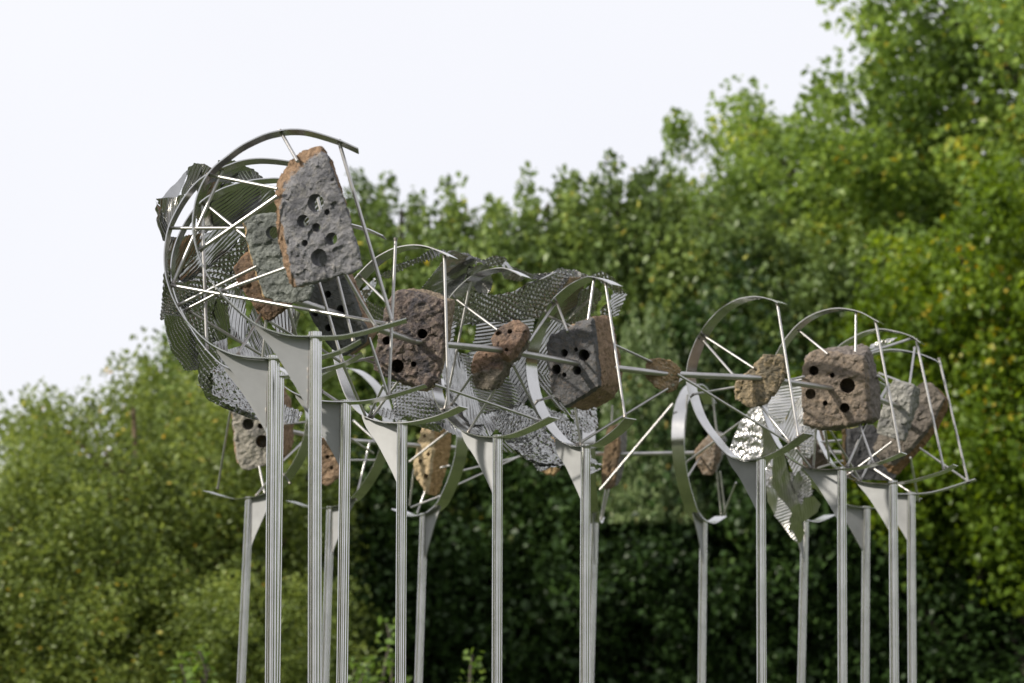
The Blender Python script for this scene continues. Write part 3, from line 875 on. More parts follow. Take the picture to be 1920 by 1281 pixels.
# back row
S('B7', (1707, 858, '*K'), (1722, 940, 'B7'))
S('B7', (1648, 700, 'B7'), (1690, 716, 17.8))
S('B7', (1534, 878, 18.2), (1580, 864, '*L'))
S('B5', (1336, 744, 18.9), (1344, 812, '*M'))
S('B5', (1344, 886, '*M'), (1352, 968, 18.98))
S('B5', (1350, 884, '*M'), (1360, 966, 18.98))
S('B5', (1380, 905, 18.6), (1356, 966, 18.98))
S('B5', (1279, 873, 18.5), (1400, 783, 17.9), .0095)
S('B5', (1282, 905, 18.55), (1314, 856, '*M'))
S('B5', (1289, 740, 18.5), (1277, 890, 18.5))
S('B4', (1262, 757, 18.5), (1125, 919, 18.45), .010)
S('B4', (1136, 918, '*N'), (1126, 976, 18.9))
S('B4', (1142, 917, '*N'), (1128, 976, 18.9))
S('B4', (1148, 760, 18.9), (1147, 796, '*N'))
S('B3', (880, 778, 18.0), (768, 866, 18.2), .0095)
S('B3', (846, 888, 18.3), (1000, 850, 18.6))
S('B3', (856, 910, 18.3), (1005, 842, 18.6))
S('B3', (770, 952, 18.2), (826, 930, 18.2))
S('B3', (797, 922, '*Q'), (782, 963, 18.3))
S('B3', (826, 877, 18.25), (843, 873, 18.2))
S('B3', (776, 880, '*Q'), (768, 948, 18.4))
S('B2', (694, 826, 17.9), (666, 940, 'B2'))
S('B2', (636, 863, '*R'), (740, 863, 17.9))
S('B2', (662, 788, 17.9), (725, 845, 'B2'))
S('B2', (560, 850, 17.6), (600, 800, 17.8))
S('B1', (432, 770, '*S'), (408, 917, 'B1'))
S('B1', (486, 874, '*S'), (497, 930, 'B1'))
S('B1', (500, 905, 17.2), (480, 930, 'B1'))
S('B1', (532, 795, '*S'), (580, 791, 17.6))
S('B1', (530, 865, 17.2), (640, 760, 17.9), .0095)
S('B1', (530, 888, 'B1'), (545, 908, 'B1'))

# ------------------------------------------------------------------ crumpled corrugated sheets
def jit(x, y, seed, amp):
    r = random.Random(int(x * 7919 + y * 104729 + seed * 31))
    return (r.random() * 2 - 1) * amp

class Sheet:
    def __init__(self, depth, seed, jitter=0.05, mat=None):
        self.mat = mat or M_SHEET
        self.grow = 1.06
        self.depth, self.seed, self.j = depth, seed, jitter
        self.V, self.F, self.n = [], [], 0
    def facet(self, poly, ang, kind='rib', period=0.022, amp=0.0052, tilt=0.0, yaw=0.0, dd=0.0):
        """poly: convex pixel outline; ang: direction of the ribs in the picture (degrees, 0 = level, 90 = upright)"""
        cx = sum(p[0] for p in poly) / len(poly); cy = sum(p[1] for p in poly) / len(poly)
        D0 = self.depth(cx, cy) + dd
        ppm = D0 / FPX
        P = []
        for x, y in poly:
            D = self.depth(x, y) + dd + jit(x, y, self.seed, self.j) - tilt * (y - cy) * ppm + yaw * (x - cx) * ppm
            P.append(np.array(at(x, y, D)))
        P = np.array(P)
        c = P.mean(0)
        u, s, vt = np.linalg.svd(P - c)
        nrm = vt[2]
        if nrm @ (np.array(CAM) - c) < 0: nrm = -nrm
        # rib direction on the facet plane
        dirp = np.array(tuple(Vector((1, 0, 0)) * math.cos(R_(ang)) + UPV * math.sin(R_(ang))))
        e1 = dirp - nrm * (dirp @ nrm); e1 /= np.linalg.norm(e1)
        e2 = np.cross(nrm, e1)
        q = np.stack([(P - c) @ e1, (P - c) @ e2, (P - c) @ nrm], 1)
        # push the outline a little outward so that neighbours overlap at the folds
        q[:, :2] *= self.grow
        t0, t1 = q[:, 1].min(), q[:, 1].max()
        sub = 6
        nt = max(4, int((t1 - t0) / period * sub))
        L = max(q[:, 0].max() - q[:, 0].min(), 1e-3)
        nsx = {'rib': max(4, int(L / 0.03)), 'waffle': max(8, int(L / 0.0055)), 'rough': max(8, int(L / 0.008))}[kind]
        rows = []
        m = len(q)
        for k in range(nt + 1):
            t = t0 + (t1 - t0) * (k + 1e-4) / (nt + 2e-4)
            xs = []
            for i in range(m):
                a, b = q[i], q[(i + 1) % m]
                if (a[1] - t) * (b[1] - t) < 0:
                    w = (t - a[1]) / (b[1] - a[1])
                    xs.append((a[0] + (b[0] - a[0]) * w, a[2] + (b[2] - a[2]) * w))
            if len(xs) < 2: continue
            xs.sort()
            (xa, za), (xb, zb) = xs[0], xs[-1]
            f = np.linspace(0, 1, nsx + 1)
            sx = xa + (xb - xa) * f
            sz = za + (zb - za) * f
            rows.append((t, sx, sz))
        if len(rows) < 2: return
        T = np.array([r[0] for r in rows])[:, None] + np.zeros((1, nsx + 1))
        Sx = np.array([r[1] for r in rows]); Sz = np.array([r[2] for r in rows])
        W = c + Sx[..., None] * e1 + T[..., None] * e2 + Sz[..., None] * nrm
        flat = W.reshape(-1, 3)
        ph = T / period * 2 * math.pi + 0.9 * fbm(flat * 7, 2, self.seed + 5).reshape(T.shape)
        wave = np.tanh(1.6 * np.sin(ph)) * amp
        if kind == 'waffle':
            s2 = Sx / (period * 1.5)
            row = np.floor(ph / (2 * math.pi))
            s2 = s2 + 0.5 * (row % 2)
            pulse = np.clip((np.sin(s2 * 2 * math.pi) - 0.1) * 2.2, 0, 1)
            wave = wave * 0.6 + amp * 1.5 * pulse * (np.sin(ph) > 0.0)
        if kind == 'rough':
            wave = wave * 0.7 + 0.008 * fbm(flat * 26, 3, self.seed + 2, 0.6).reshape(T.shape) + 0.003 * np.sign(fbm(flat * 45, 1, self.seed + 8)).reshape(T.shape)
        lump = 0.016 * fbm(flat * 5.5, 2, self.seed).reshape(T.shape) + 0.005 * fbm(flat * 18, 2, self.seed + 1).reshape(T.shape)
        W = W + nrm * (wave + lump)[..., None]
        nr, nc = T.shape
        idx = self.n + np.arange(nr * nc).reshape(nr, nc)
        F = np.stack([idx[:-1, :-1], idx[:-1, 1:], idx[1:, 1:], idx[1:, :-1]], -1).reshape(-1, 4)
        self.V.append(W.reshape(-1, 3)); self.F.append(F); self.n += nr * nc
    def build(self, label):
        V = np.concatenate(self.V); F = np.concatenate(self.F)
        c = V.mean(0)
        me = fast_mesh('crumpled_sheet', V - c, F, self.mat, True)
        o = bpy.data.objects.new('crumpled_sheet', me)
        COL.objects.link(o)
        o.location = c
        tag(o, label, 'metal sheet', 'crumpled corrugated steel sheets')
        return o

# left sheet, wrapped round the left side of the first rings
sl = Sheet(lambda x, y: 12.05 + 0.95 * min(1, max(0, (x - 300) / 240)) ** 0.65 - 0.25 * max(0, (y - 650) / 130), 11, 0.03)
f = sl.facet
f([(357, 315), (305, 370), (333, 368), (354, 326)], 50, amp=.002, period=.012, tilt=.5)
f([(357, 316), (367, 308), (384, 309), (398, 321), (388, 327), (372, 352), (343, 367)], 62, tilt=-.6)
f([(384, 309), (400, 318), (412, 324), (400, 345), (374, 362), (372, 352)], 75, tilt=-.8)
f([(400, 320), (410, 301), (440, 303), (470, 318), (455, 338), (420, 345), (400, 345)], 15, tilt=-1.1, amp=.0045)
f([(455, 312), (475, 318), (492, 332), (497, 347), (470, 346), (440, 340)], -35, tilt=-.3)
f([(297, 374), (345, 366), (330, 398), (317, 428)], 115)
f([(295, 378), (317, 428), (315, 452), (304, 450), (298, 420)], -18)
f([(372, 358), (400, 345), (425, 345), (430, 385), (400, 425), (372, 440), (371, 405), (376, 380)], 35, tilt=-1.0, amp=.004)
f([(400, 392), (425, 350), (470, 344), (512, 356), (517, 372), (475, 415), (440, 435), (405, 435)], 2, tilt=-1.0, amp=.0032, period=.024)
f([(365, 450), (405, 432), (450, 428), (440, 455), (398, 503), (350, 532), (338, 520)], 22, tilt=-.7, amp=.0065, period=.024)
f([(314, 445), (332, 446), (372, 438), (372, 460), (340, 522), (325, 532), (312, 500)], 62, tilt=-.9, amp=.004)
f([(308, 478), (325, 530), (350, 530), (372, 560), (350, 600), (318, 592), (305, 600), (303, 560)], 70, 'waffle', tilt=-.9)
f([(303, 590), (340, 597), (365, 628), (374, 690), (345, 692), (320, 655)], 110, 'waffle', period=.016, tilt=-1.0)
f([(350, 595), (372, 560), (400, 600), (405, 650), (372, 640)], 60, 'waffle', tilt=-.8)
f([(365, 628), (405, 650), (420, 700), (402, 747), (374, 722), (372, 690)], 100, 'waffle', tilt=-.9)
f([(395, 655), (430, 690), (472, 742), (495, 787), (440, 762), (402, 745)], 120, 'rough', tilt=.2)
f([(374, 722), (402, 742), (440, 760), (500, 788), (470, 785), (420, 765), (395, 752)], 20, 'rough', tilt=-.6)
f([(472, 742), (505, 752), (550, 768), (566, 773), (560, 786), (545, 792), (500, 788)], 70, 'rough', tilt=.2)
f([(350, 530), (398, 500), (432, 520), (425, 580), (395, 590), (372, 560)], 15, 'waffle', period=.026, amp=.006, tilt=-.6)
f([(398, 500), (450, 450), (458, 500), (442, 525), (430, 520)], 35, 'waffle', period=.024, tilt=-.5)
f([(518, 378), (560, 366), (606, 372), (606, 400), (570, 455), (522, 450)], 48, tilt=-.4)
f([(450, 430), (517, 372), (530, 420), (520, 470), (470, 485), (452, 455)], 52, tilt=-.8, amp=.004)
f([(430, 520), (458, 500), (500, 480), (520, 520), (470, 545), (445, 545)], 60, 'waffle', tilt=-.4)
f([(408, 562), (427, 580), (433, 626), (427, 634), (405, 642), (396, 612)], -52, tilt=-.1)
f([(432, 548), (450, 538), (462, 562), (467, 617), (457, 640), (433, 626), (428, 583)], 62, amp=.003, tilt=.15)
f([(477, 574), (490, 600), (515, 660), (492, 668), (474, 655), (465, 617)], -68, amp=.003, tilt=.2)
f([(503, 600), (540, 576), (560, 590), (552, 626), (522, 622)], 85, amp=.003, tilt=.1)
f([(400, 645), (427, 636), (428, 656), (465, 645), (492, 668), (480, 690), (440, 690), (410, 670)], 80, tilt=.1)
f([(385, 560), (412, 560), (400, 612), (405, 645), (380, 630)], 100, 'rough', tilt=-.2)
sl.build('large crumpled ribbed steel sheet wrapped around the left rings')

# middle sheet
sm_ = Sheet(lambda x, y: 14.0 + (x - 690) / 480 * 1.3 + 0.36 * (1 - ((y - 660) / 190) ** 2), 23, 0.025)
f = sm_.facet
f([(713, 517), (745, 497), (778, 490), (728, 523)], 115, 'waffle', tilt=-.3)
f([(745, 497), (812, 466), (836, 474), (808, 485), (778, 492)], 115, 'waffle', tilt=-.3)
f([(672, 553), (703, 522), (706, 530), (696, 550), (688, 569), (680, 564)], 60, 'rough', tilt=.9, yaw=.6)
f([(688, 566), (708, 573), (732, 582), (732, 618), (700, 603), (684, 585)], 100, 'waffle', tilt=-.6)
f([(788, 547), (812, 520), (835, 482), (848, 473), (893, 489), (882, 506), (848, 556), (836, 562)], 32, amp=.0035, tilt=-1.4)
f([(835, 480), (848, 473), (878, 479), (905, 491), (893, 497)], 40, 'waffle', tilt=-.4)
f([(880, 506), (915, 499), (923, 528), (917, 547), (893, 553), (876, 530)], 75, tilt=-1.3)
f([(846, 556), (878, 530), (895, 550), (895, 608), (868, 601), (848, 613)], 5, 'waffle', period=.027, amp=.0075, tilt=-.7)
f([(890, 551), (925, 554), (966, 549), (976, 604), (940, 613), (893, 608)], 2, 'waffle', period=.027, amp=.0075, tilt=-.7)
f([(965, 549), (1000, 531), (1037, 508), (1068, 514), (1046, 551), (1013, 594), (975, 604)], 22, 'waffle', period=.027, amp=.0075, tilt=-.7)
f([(903, 491), (930, 481), (948, 484), (941, 498), (915, 503)], 75, 'waffle', tilt=.3)
f([(946, 483), (955, 486), (965, 504), (953, 509), (944, 500)], 100, 'rough', tilt=.8, yaw=.4)
f([(938, 504), (955, 508), (990, 517), (975, 529), (948, 525)], 60, tilt=-.5)
f([(962, 502), (1000, 514), (1037, 507), (1046, 502), (1015, 524), (985, 522)], 95, tilt=.1)
f([(1035, 507), (1046, 501), (1078, 507), (1112, 518), (1095, 524), (1068, 516)], 12, 'rough', tilt=.5)
f([(1110, 516), (1126, 507), (1150, 520), (1173, 552), (1156, 550), (1135, 532)], 60, 'waffle', tilt=-.2)
f([(1173, 552), (1166, 567), (1158, 593), (1149, 591), (1143, 565), (1150, 545)], 12, amp=.005, tilt=-.1)
f([(1068, 520), (1100, 520), (1088, 550), (1083, 576), (1062, 606), (1040, 600), (1046, 556)], 35, tilt=-1.2)
f([(1090, 545), (1110, 535), (1126, 550), (1115, 577), (1105, 596), (1078, 606), (1066, 606), (1083, 575)], 60, 'waffle', tilt=-.5)
f([(1124, 577), (1141, 567), (1151, 592), (1125, 596)], 30, 'waffle', tilt=-.6)
f([(894, 608), (976, 604), (1000, 600), (990, 652), (945, 705), (887, 702), (884, 662), (892, 634)], 0, amp=.005, tilt=-.15)
f([(836, 600), (852, 604), (847, 640), (832, 662)], 10, tilt=0)
f([(826, 655), (846, 652), (866, 668), (892, 742), (906, 792), (880, 792), (848, 742), (828, 702)], 76, amp=.0028, tilt=.25)
f([(864, 666), (886, 663), (888, 700), (942, 702), (962, 722), (976, 752), (906, 772), (890, 740)], 3, amp=.005, tilt=.1)
f([(958, 692), (987, 655), (1002, 700), (996, 742), (975, 762), (954, 716)], 50, amp=.005, tilt=.2)
f([(1006, 640), (1030, 600), (1062, 606), (1064, 628), (1032, 645), (1030, 702), (1010, 702)], 48, amp=.005, tilt=-.1)
f([(1008, 690), (1030, 690), (1042, 740), (1072, 782), (1046, 764), (1010, 717)], -55, amp=.005, tilt=.2)
f([(733, 717), (760, 721), (802, 750), (832, 792), (800, 792), (740, 776)], 130, 'waffle', tilt=.3)
f([(778, 728), (812, 733), (828, 778), (800, 757)], 88, amp=.004, tilt=-.3)
f([(690, 763), (735, 771), (764, 778), (742, 792), (702, 777)], 100, 'waffle', tilt=.9)
f([(738, 775), (796, 785), (832, 801), (822, 810), (770, 797)], 95, 'waffle', tilt=-1.2)
f([(805, 786), (836, 783), (872, 820), (846, 814)], 82, amp=.004, tilt=.25)
f([(834, 720), (862, 745), (892, 775), (912, 817), (880, 812), (845, 782)], 128, amp=.0035, tilt=.25)
f([(903, 768), (922, 768), (932, 800), (918, 818), (908, 800)], 100, amp=.004, tilt=.1)
f([(922, 766), (960, 752), (1000, 768), (1024, 800), (990, 817), (950, 817), (930, 797)], 55, 'rough', tilt=.25)
f([(948, 815), (990, 813), (1022, 800), (1046, 845), (1068, 871), (1010, 867), (984, 857), (960, 837)], 20, 'rough', tilt=.3)
f([(983, 855), (1012, 864), (1066, 872), (1040, 876), (1012, 882)], 40, 'rough', tilt=.5)
f([(1015, 760), (1060, 780), (1078, 807), (1050, 812), (1028, 797)], 70, 'rough', tilt=.3)
f([(1070, 770), (1117, 766), (1120, 802), (1100, 812), (1078, 802)], 100, 'rough', tilt=.3)
f([(1070, 800), (1086, 804), (1083, 838), (1074, 834)], 5, 'rough', tilt=.3)
f([(1095, 845), (1110, 858), (1127, 874), (1108, 874)], 30, 'rough', tilt=.7)
f([(1095, 870), (1110, 879), (1124, 886), (1108, 889)], 20, 'rough', tilt=.7)
f([(940, 822), (962, 838), (984, 858), (965, 850), (942, 846)], -38, tilt=-1.0)
f([(1040, 770), (1078, 800), (1074, 830), (1050, 838), (1036, 812)], 60, 'rough', tilt=-.2)
sm_.build('wide draped sheet of crumpled ribbed steel across the middle rings')

# right sheet
sr = Sheet(lambda x, y: 17.2 + (x - 1370) / 170 * 0.4, 37, 0.012, M_SHEET2)
sr.grow = 1.12
f = sr.facet
f([(1414, 764), (1423, 764), (1434, 781), (1436, 802), (1430, 820), (1426, 850), (1415, 857), (1400, 860), (1372, 841), (1380, 818), (1391, 793)], 105, 'rough', tilt=.25, yaw=-.65)
f([(1464, 719), (1479, 721), (1499, 725), (1501, 741), (1485, 756), (1472, 782), (1455, 793), (1443, 780), (1443, 752), (1455, 735)], 8, amp=.0022, tilt=.25, yaw=-.65)
f([(1500, 740), (1506, 765), (1507, 796), (1498, 816), (1482, 826), (1472, 820), (1471, 800), (1485, 768)], 60, amp=.002, tilt=.2, yaw=-.4)
f([(1443, 779), (1455, 791), (1473, 779), (1466, 812), (1450, 828), (1446, 802)], 70, amp=.002, tilt=.2, yaw=-.2)
f([(1507, 800), (1527, 809), (1526, 838), (1515, 858), (1504, 850), (1496, 834)], 40, 'waffle', amp=.008, tilt=-.2)
f([(1472, 847), (1491, 844), (1503, 853), (1503, 874), (1491, 890), (1482, 869)], 60, amp=.002, tilt=.3, yaw=-.4)
f([(1453, 856), (1453, 870), (1448, 890), (1448, 912), (1436, 909), (1434, 883), (1443, 868)], 80, 'rough', tilt=.25, yaw=-.65)
f([(1456, 858), (1471, 855), (1480, 889), (1487, 905), (1502, 930), (1505, 950), (1500, 978), (1481, 958), (1461, 930), (1448, 906), (1451, 884)], 118, amp=.0008, tilt=-.8, yaw=.3)
f([(1457, 932), (1470, 943), (1482, 961), (1480, 983), (1467, 982), (1453, 967), (1453, 952)], 20, amp=.002, tilt=.25, yaw=-.65)
f([(1436, 908), (1449, 908), (1457, 932), (1453, 963), (1440, 940)], 100, amp=.001, tilt=.0, yaw=-.6)
f([(1488, 907), (1497, 886), (1506, 902), (1505, 924), (1494, 926)], 90, amp=.001, tilt=-.7, yaw=.3)
f([(1478, 888), (1490, 886), (1486, 904)], 0, amp=.006, period=.018, tilt=-.1)
f([(1508, 936), (1523, 931), (1537, 947), (1531, 961), (1513, 974), (1499, 979), (1504, 951)], 120, amp=.001, tilt=-.8, yaw=.4)
f([(1479, 984), (1483, 970), (1502, 981), (1508, 1000), (1502, 1016), (1493, 1017), (1483, 1004)], 110, amp=.001, tilt=-.7, yaw=.3)
f([(1497, 880), (1517, 901), (1521, 924), (1515, 931), (1500, 930), (1505, 905)], 30, 'waffle', amp=.008, tilt=.2)
f([(1494, 926), (1505, 924), (1506, 948), (1500, 945)], 0, amp=.007, period=.02, tilt=.2)
f([(1465, 981), (1480, 982), (1494, 1014), (1484, 1008)], 40, amp=.002, tilt=.3, yaw=-.9)
f([(1374, 848), (1400, 858), (1396, 905), (1384, 885)], 110, amp=.002, tilt=.3, yaw=-.9)
f([(1434, 800), (1452, 822), (1456, 860), (1430, 862), (1426, 838)], 90, amp=.004, tilt=-.9)
sr.build('bright torn steel sheet hanging behind the free standing ring')
st = Sheet(lambda x, y: 16.7, 41, 0.02, M_SHEET2)
st.facet([(1628, 656), (1633, 646), (1650, 642), (1655, 650), (1640, 655)], 70, 'rough', tilt=.7, yaw=-.3)
st.facet([(1650, 642), (1668, 636), (1682, 633), (1674, 640), (1655, 650)], 60, 'rough', tilt=.7, yaw=-.3)
st.build('narrow bright strip of torn sheet above the large grey brown block')

# ------------------------------------------------------------------ trees
def leaf_cloud(C, size, rs, droop=0.3, tint=None, aspect=0.72):
    """C (n,3) leaf positions -> V, F, tint"""
    n = len(C)
    nrm = rs.normal(0, 1, (n, 3)); nrm[:, 2] = np.abs(nrm[:, 2]) * 0.9 + 0.25
    nrm /= np.linalg.norm(nrm, axis=1)[:, None]
    d = rs.normal(0, 1, (n, 3)); d[:, 2] -= droop * 2
    d -= nrm * (d * nrm).sum(1)[:, None]
    d /= np.linalg.norm(d, axis=1)[:, None]
    s = np.cross(nrm, d)
    L = size * (0.65 + 0.7 * rs.rand(n))[:, None]
    W = L * aspect * 0.5
    V = np.empty((n, 4, 3))
    V[:, 0] = C - d * L * 0.5
    V[:, 1] = C + s * W - d * L * 0.08 + nrm * L * 0.10
    V[:, 2] = C + d * L * 0.5
    V[:, 3] = C - s * W - d * L * 0.08 + nrm * L * 0.10
    k = np.arange(n)[:, None] * 4
    F = np.concatenate([k + np.array([[0, 1, 2]]), k + np.array([[0, 2, 3]])], 0)
    t = rs.rand(n) if tint is None else tint
    return V.reshape(-1, 3), F, np.repeat(t, 4)

def crown_mesh(name, C, size, mat, rs, droop=0.3, tint=None, aspect=0.72):
    V, F, t = leaf_cloud(C, size, rs, droop, tint, aspect)
    me = fast_mesh(name, V, F, mat)
    a = me.attributes.new('tint', 'FLOAT', 'POINT')
    a.data.foreach_set('value', t.astype(np.float32))
    return me

def limb_geo(paths):
    """paths: list of [(point, radius), ...]"""
    V, F = [], []
    for path in paths:
        seg = 8
        k0 = len(V)
        for i, (p, r) in enumerate(path):
            a = Vector(path[max(0, i - 1)][0]); b = Vector(path[min(len(path) - 1, i + 1)][0])
            d = (b - a).normalized()
            s = d.orthogonal().normalized(); t = d.cross(s)
            for q in range(seg):
                w = 2 * math.pi * q / seg
                V.append(Vector(p) + (s * math.cos(w) + t * math.sin(w)) * r)
        for i in range(len(path) - 1):
            for q in range(seg):
                q2 = (q + 1) % seg
                F.append((k0 + i * seg + q, k0 + i * seg + q2, k0 + (i + 1) * seg + q2, k0 + (i + 1) * seg + q))
    return np.array([tuple(v) for v in V]), np.array(F)

def trunk_mesh(name, H, r0, mat, rs, tips, lean=(0, 0), nl=10, start=0.2):
    def axis(t):
        return np.array([lean[0] * t * H + 0.12 * math.sin(3 * t + lean[1]), lean[1] * t * H + 0.1 * math.sin(4 * t), t * H])
    paths = [[(axis(t), r0 * (1 - 0.85 * t) + 0.01) for t in np.linspace(0, 0.92, 9)]]
    sel = tips[rs.choice(len(tips), min(nl, len(tips)), replace=False)]
    for tip in sel:
        t = float(np.clip(tip[2] / H - 0.12 - 0.25 * rs.rand(), start, 0.85))
        a = axis(t); r = r0 * (1 - 0.85 * t) * 0.6
        path = []
        for u in np.linspace(0, 1, 6):
            p = a + (tip - a) * u + np.array([0, 0, 0.4 * math.sin(u * math.pi) * -0.3]) + rs.normal(0, 0.06, 3) * (u > 0) * (u < 1)
            path.append((p, r * (1 - u) + 0.012))
        paths.append(path)
    V, F = limb_geo(paths)
    return fast_mesh(name, V, F, mat, True)

LEAF_MID = leaf_mat('leaf_deep_green', [(0.0, (0.059, 0.092, 0.027)), (0.45, (0.119, 0.177, 0.048)), (0.8, (0.213, 0.285, 0.075)), (0.93, (0.335, 0.386, 0.133)), (0.985, (0.402, 0.402, 0.101)), (1.0, (0.500, 0.403, 0.060))], 0.30)
LEAF_PALE = leaf_mat('leaf_silvery_green', [(0.0, (0.070, 0.112, 0.040)), (0.5, (0.150, 0.209, 0.085)), (0.85, (0.286, 0.360, 0.166)), (0.97, (0.327, 0.373, 0.171)), (1.0, (0.500, 0.344, 0.077))], 0.30)
LEAF_LEFT = leaf_mat('leaf_olive', [(0.0, (0.073, 0.100, 0.027)), (0.5, (0.142, 0.191, 0.046)), (0.85, (0.246, 0.302, 0.079)), (0.955, (0.307, 0.377, 0.097)), (0.985, (0.500, 0.382, 0.069)), (1.0, (0.500, 0.330, 0.052))], 0.35)
LEAF_RIGHT = leaf_mat('leaf_cottonwood', [(0.0, (0.065, 0.107, 0.027)), (0.5, (0.144, 0.222, 0.046)), (0.82, (0.253, 0.348, 0.074)), (0.93, (0.410, 0.436, 0.084)), (0.98, (0.400, 0.338, 0.048)), (1.0, (0.400, 0.324, 0.049))], 0.40)
LEAF_YEL = leaf_mat('leaf_yellow_green', [(0.0, (0.058, 0.099, 0.014)), (0.5, (0.114, 0.183, 0.022)), (0.8, (0.184, 0.263, 0.033)), (0.93, (0.285, 0.321, 0.039)), (1.0, (0.425, 0.293, 0.031))], 0.42)
LEAF_SHADE = leaf_mat('leaf_shade_toned', [(0.0, (0.015, 0.030, 0.009)), (0.5, (0.031, 0.062, 0.016)), (0.85, (0.060, 0.108, 0.028)), (1.0, (0.110, 0.130, 0.050))], 0.22, 0.45, 0.22)  # greens darkened to stand in for the shade low in the wood
LEAF_FRESH = leaf_mat('leaf_fresh_green', [(0.0, (0.06, 0.11, 0.022)), (0.6, (0.11, 0.185, 0.035)), (1.0, (0.17, 0.24, 0.06))], 0.40)
BARK_G = bark_mat('bark_grey', (0.045, 0.038, 0.03), (0.11, 0.095, 0.075))
BARK_P = bark_mat('bark_pinkish', (0.10, 0.065, 0.045), (0.22, 0.15, 0.105))

def plume_points(H, R, n_shoot, n_leaf, rs, zlo=0.22):
    pts, tips = [], []
    for i in range(n_shoot):
        rho = R * math.sqrt(rs.rand()); a = rs.rand() * 2 * math.pi
        x, y = rho * math.cos(a), rho * math.sin(a)
        top = H * (1 - 0.34 * (rho / R) ** 2.0) * (0.88 + 0.12 * rs.rand())
        # the crown bulges in its upper half and draws in below
        L = (1.8 + 2.8 * rs.rand())
        base = max(zlo * H, top - L * (1.0 + 0.8 * rs.rand()))
        nl = int(n_leaf * (0.6 + 0.8 * rs.rand()))
        u = rs.rand(nl) ** 0.85
        z = top - u * (top - base)
        w = 0.08 + 0.46 * np.sqrt(u) * (0.75 + 0.5 * rs.rand())
        th = rs.rand(nl) * 2 * math.pi
        q = np.sqrt(rs.rand(nl)) * w
        lean = 0.10 * (z - base)
        pts.append(np.stack([x + q * np.cos(th) + lean * math.cos(a) * 0.6, y + q * np.sin(th) + lean * math.sin(a) * 0.6, z], 1))
        tips.append((x, y, top - 0.5))
    # fill the inside so that it reads dark and deep
    nf = n_shoot * n_leaf // 4
    zz = (zlo + (0.85 - zlo) * rs.rand(nf)) * H
    pr = R * np.clip(1.02 - 0.5 * np.abs(zz / H - 0.55) * 1.6, 0.25, 1)
    rr = np.sqrt(rs.rand(nf)) * pr * 0.95; th = rs.rand(nf) * 2 * math.pi
    pts.append(np.stack([rr * np.cos(th), rr * np.sin(th), zz], 1))
    return np.concatenate(pts), np.array(tips)

def twig_points(H, R, n_cl, n_leaf, rs, z0=0.18, rc=0.42, flat=1.0, inner=0.35, vert=1.3, sq=1.0):
    pts, tips = [], []
    zc = H * (z0 + 1) / 2; hz = H * (1 - z0) / 2
    for i in range(n_cl):
        d = rs.normal(0, 1, 3); d /= np.linalg.norm(d)
        rr = (inner + (1 - inner) * rs.rand() ** 0.40)
        if sq < 1: d = np.sign(d) * np.abs(d) ** sq; d /= max(1.0, np.abs(d).max())
        lob = 1 + 0.16 * math.sin(3 * math.atan2(d[1], d[0]) + 2.0 * d[2] * 3) + 0.06 * rs.normal()
        c = np.array([d[0] * R * rr * lob, d[1] * R * rr * lob, zc + d[2] * hz * rr * min(1.05, lob)])
        r = rc * (0.6 + 0.8 * rs.rand())
        nl = int(n_leaf * (0.5 + rs.rand()))
        p = rs.normal(0, 1, (nl, 3))
        pn = np.linalg.norm(p, axis=1)[:, None]
        p = p * (np.minimum(pn, 1.9) / pn) * np.array([r, r, r * vert]) * 0.62
        pts.append(c + p)
        tips.append(c)
    return np.concatenate(pts), np.array(tips)

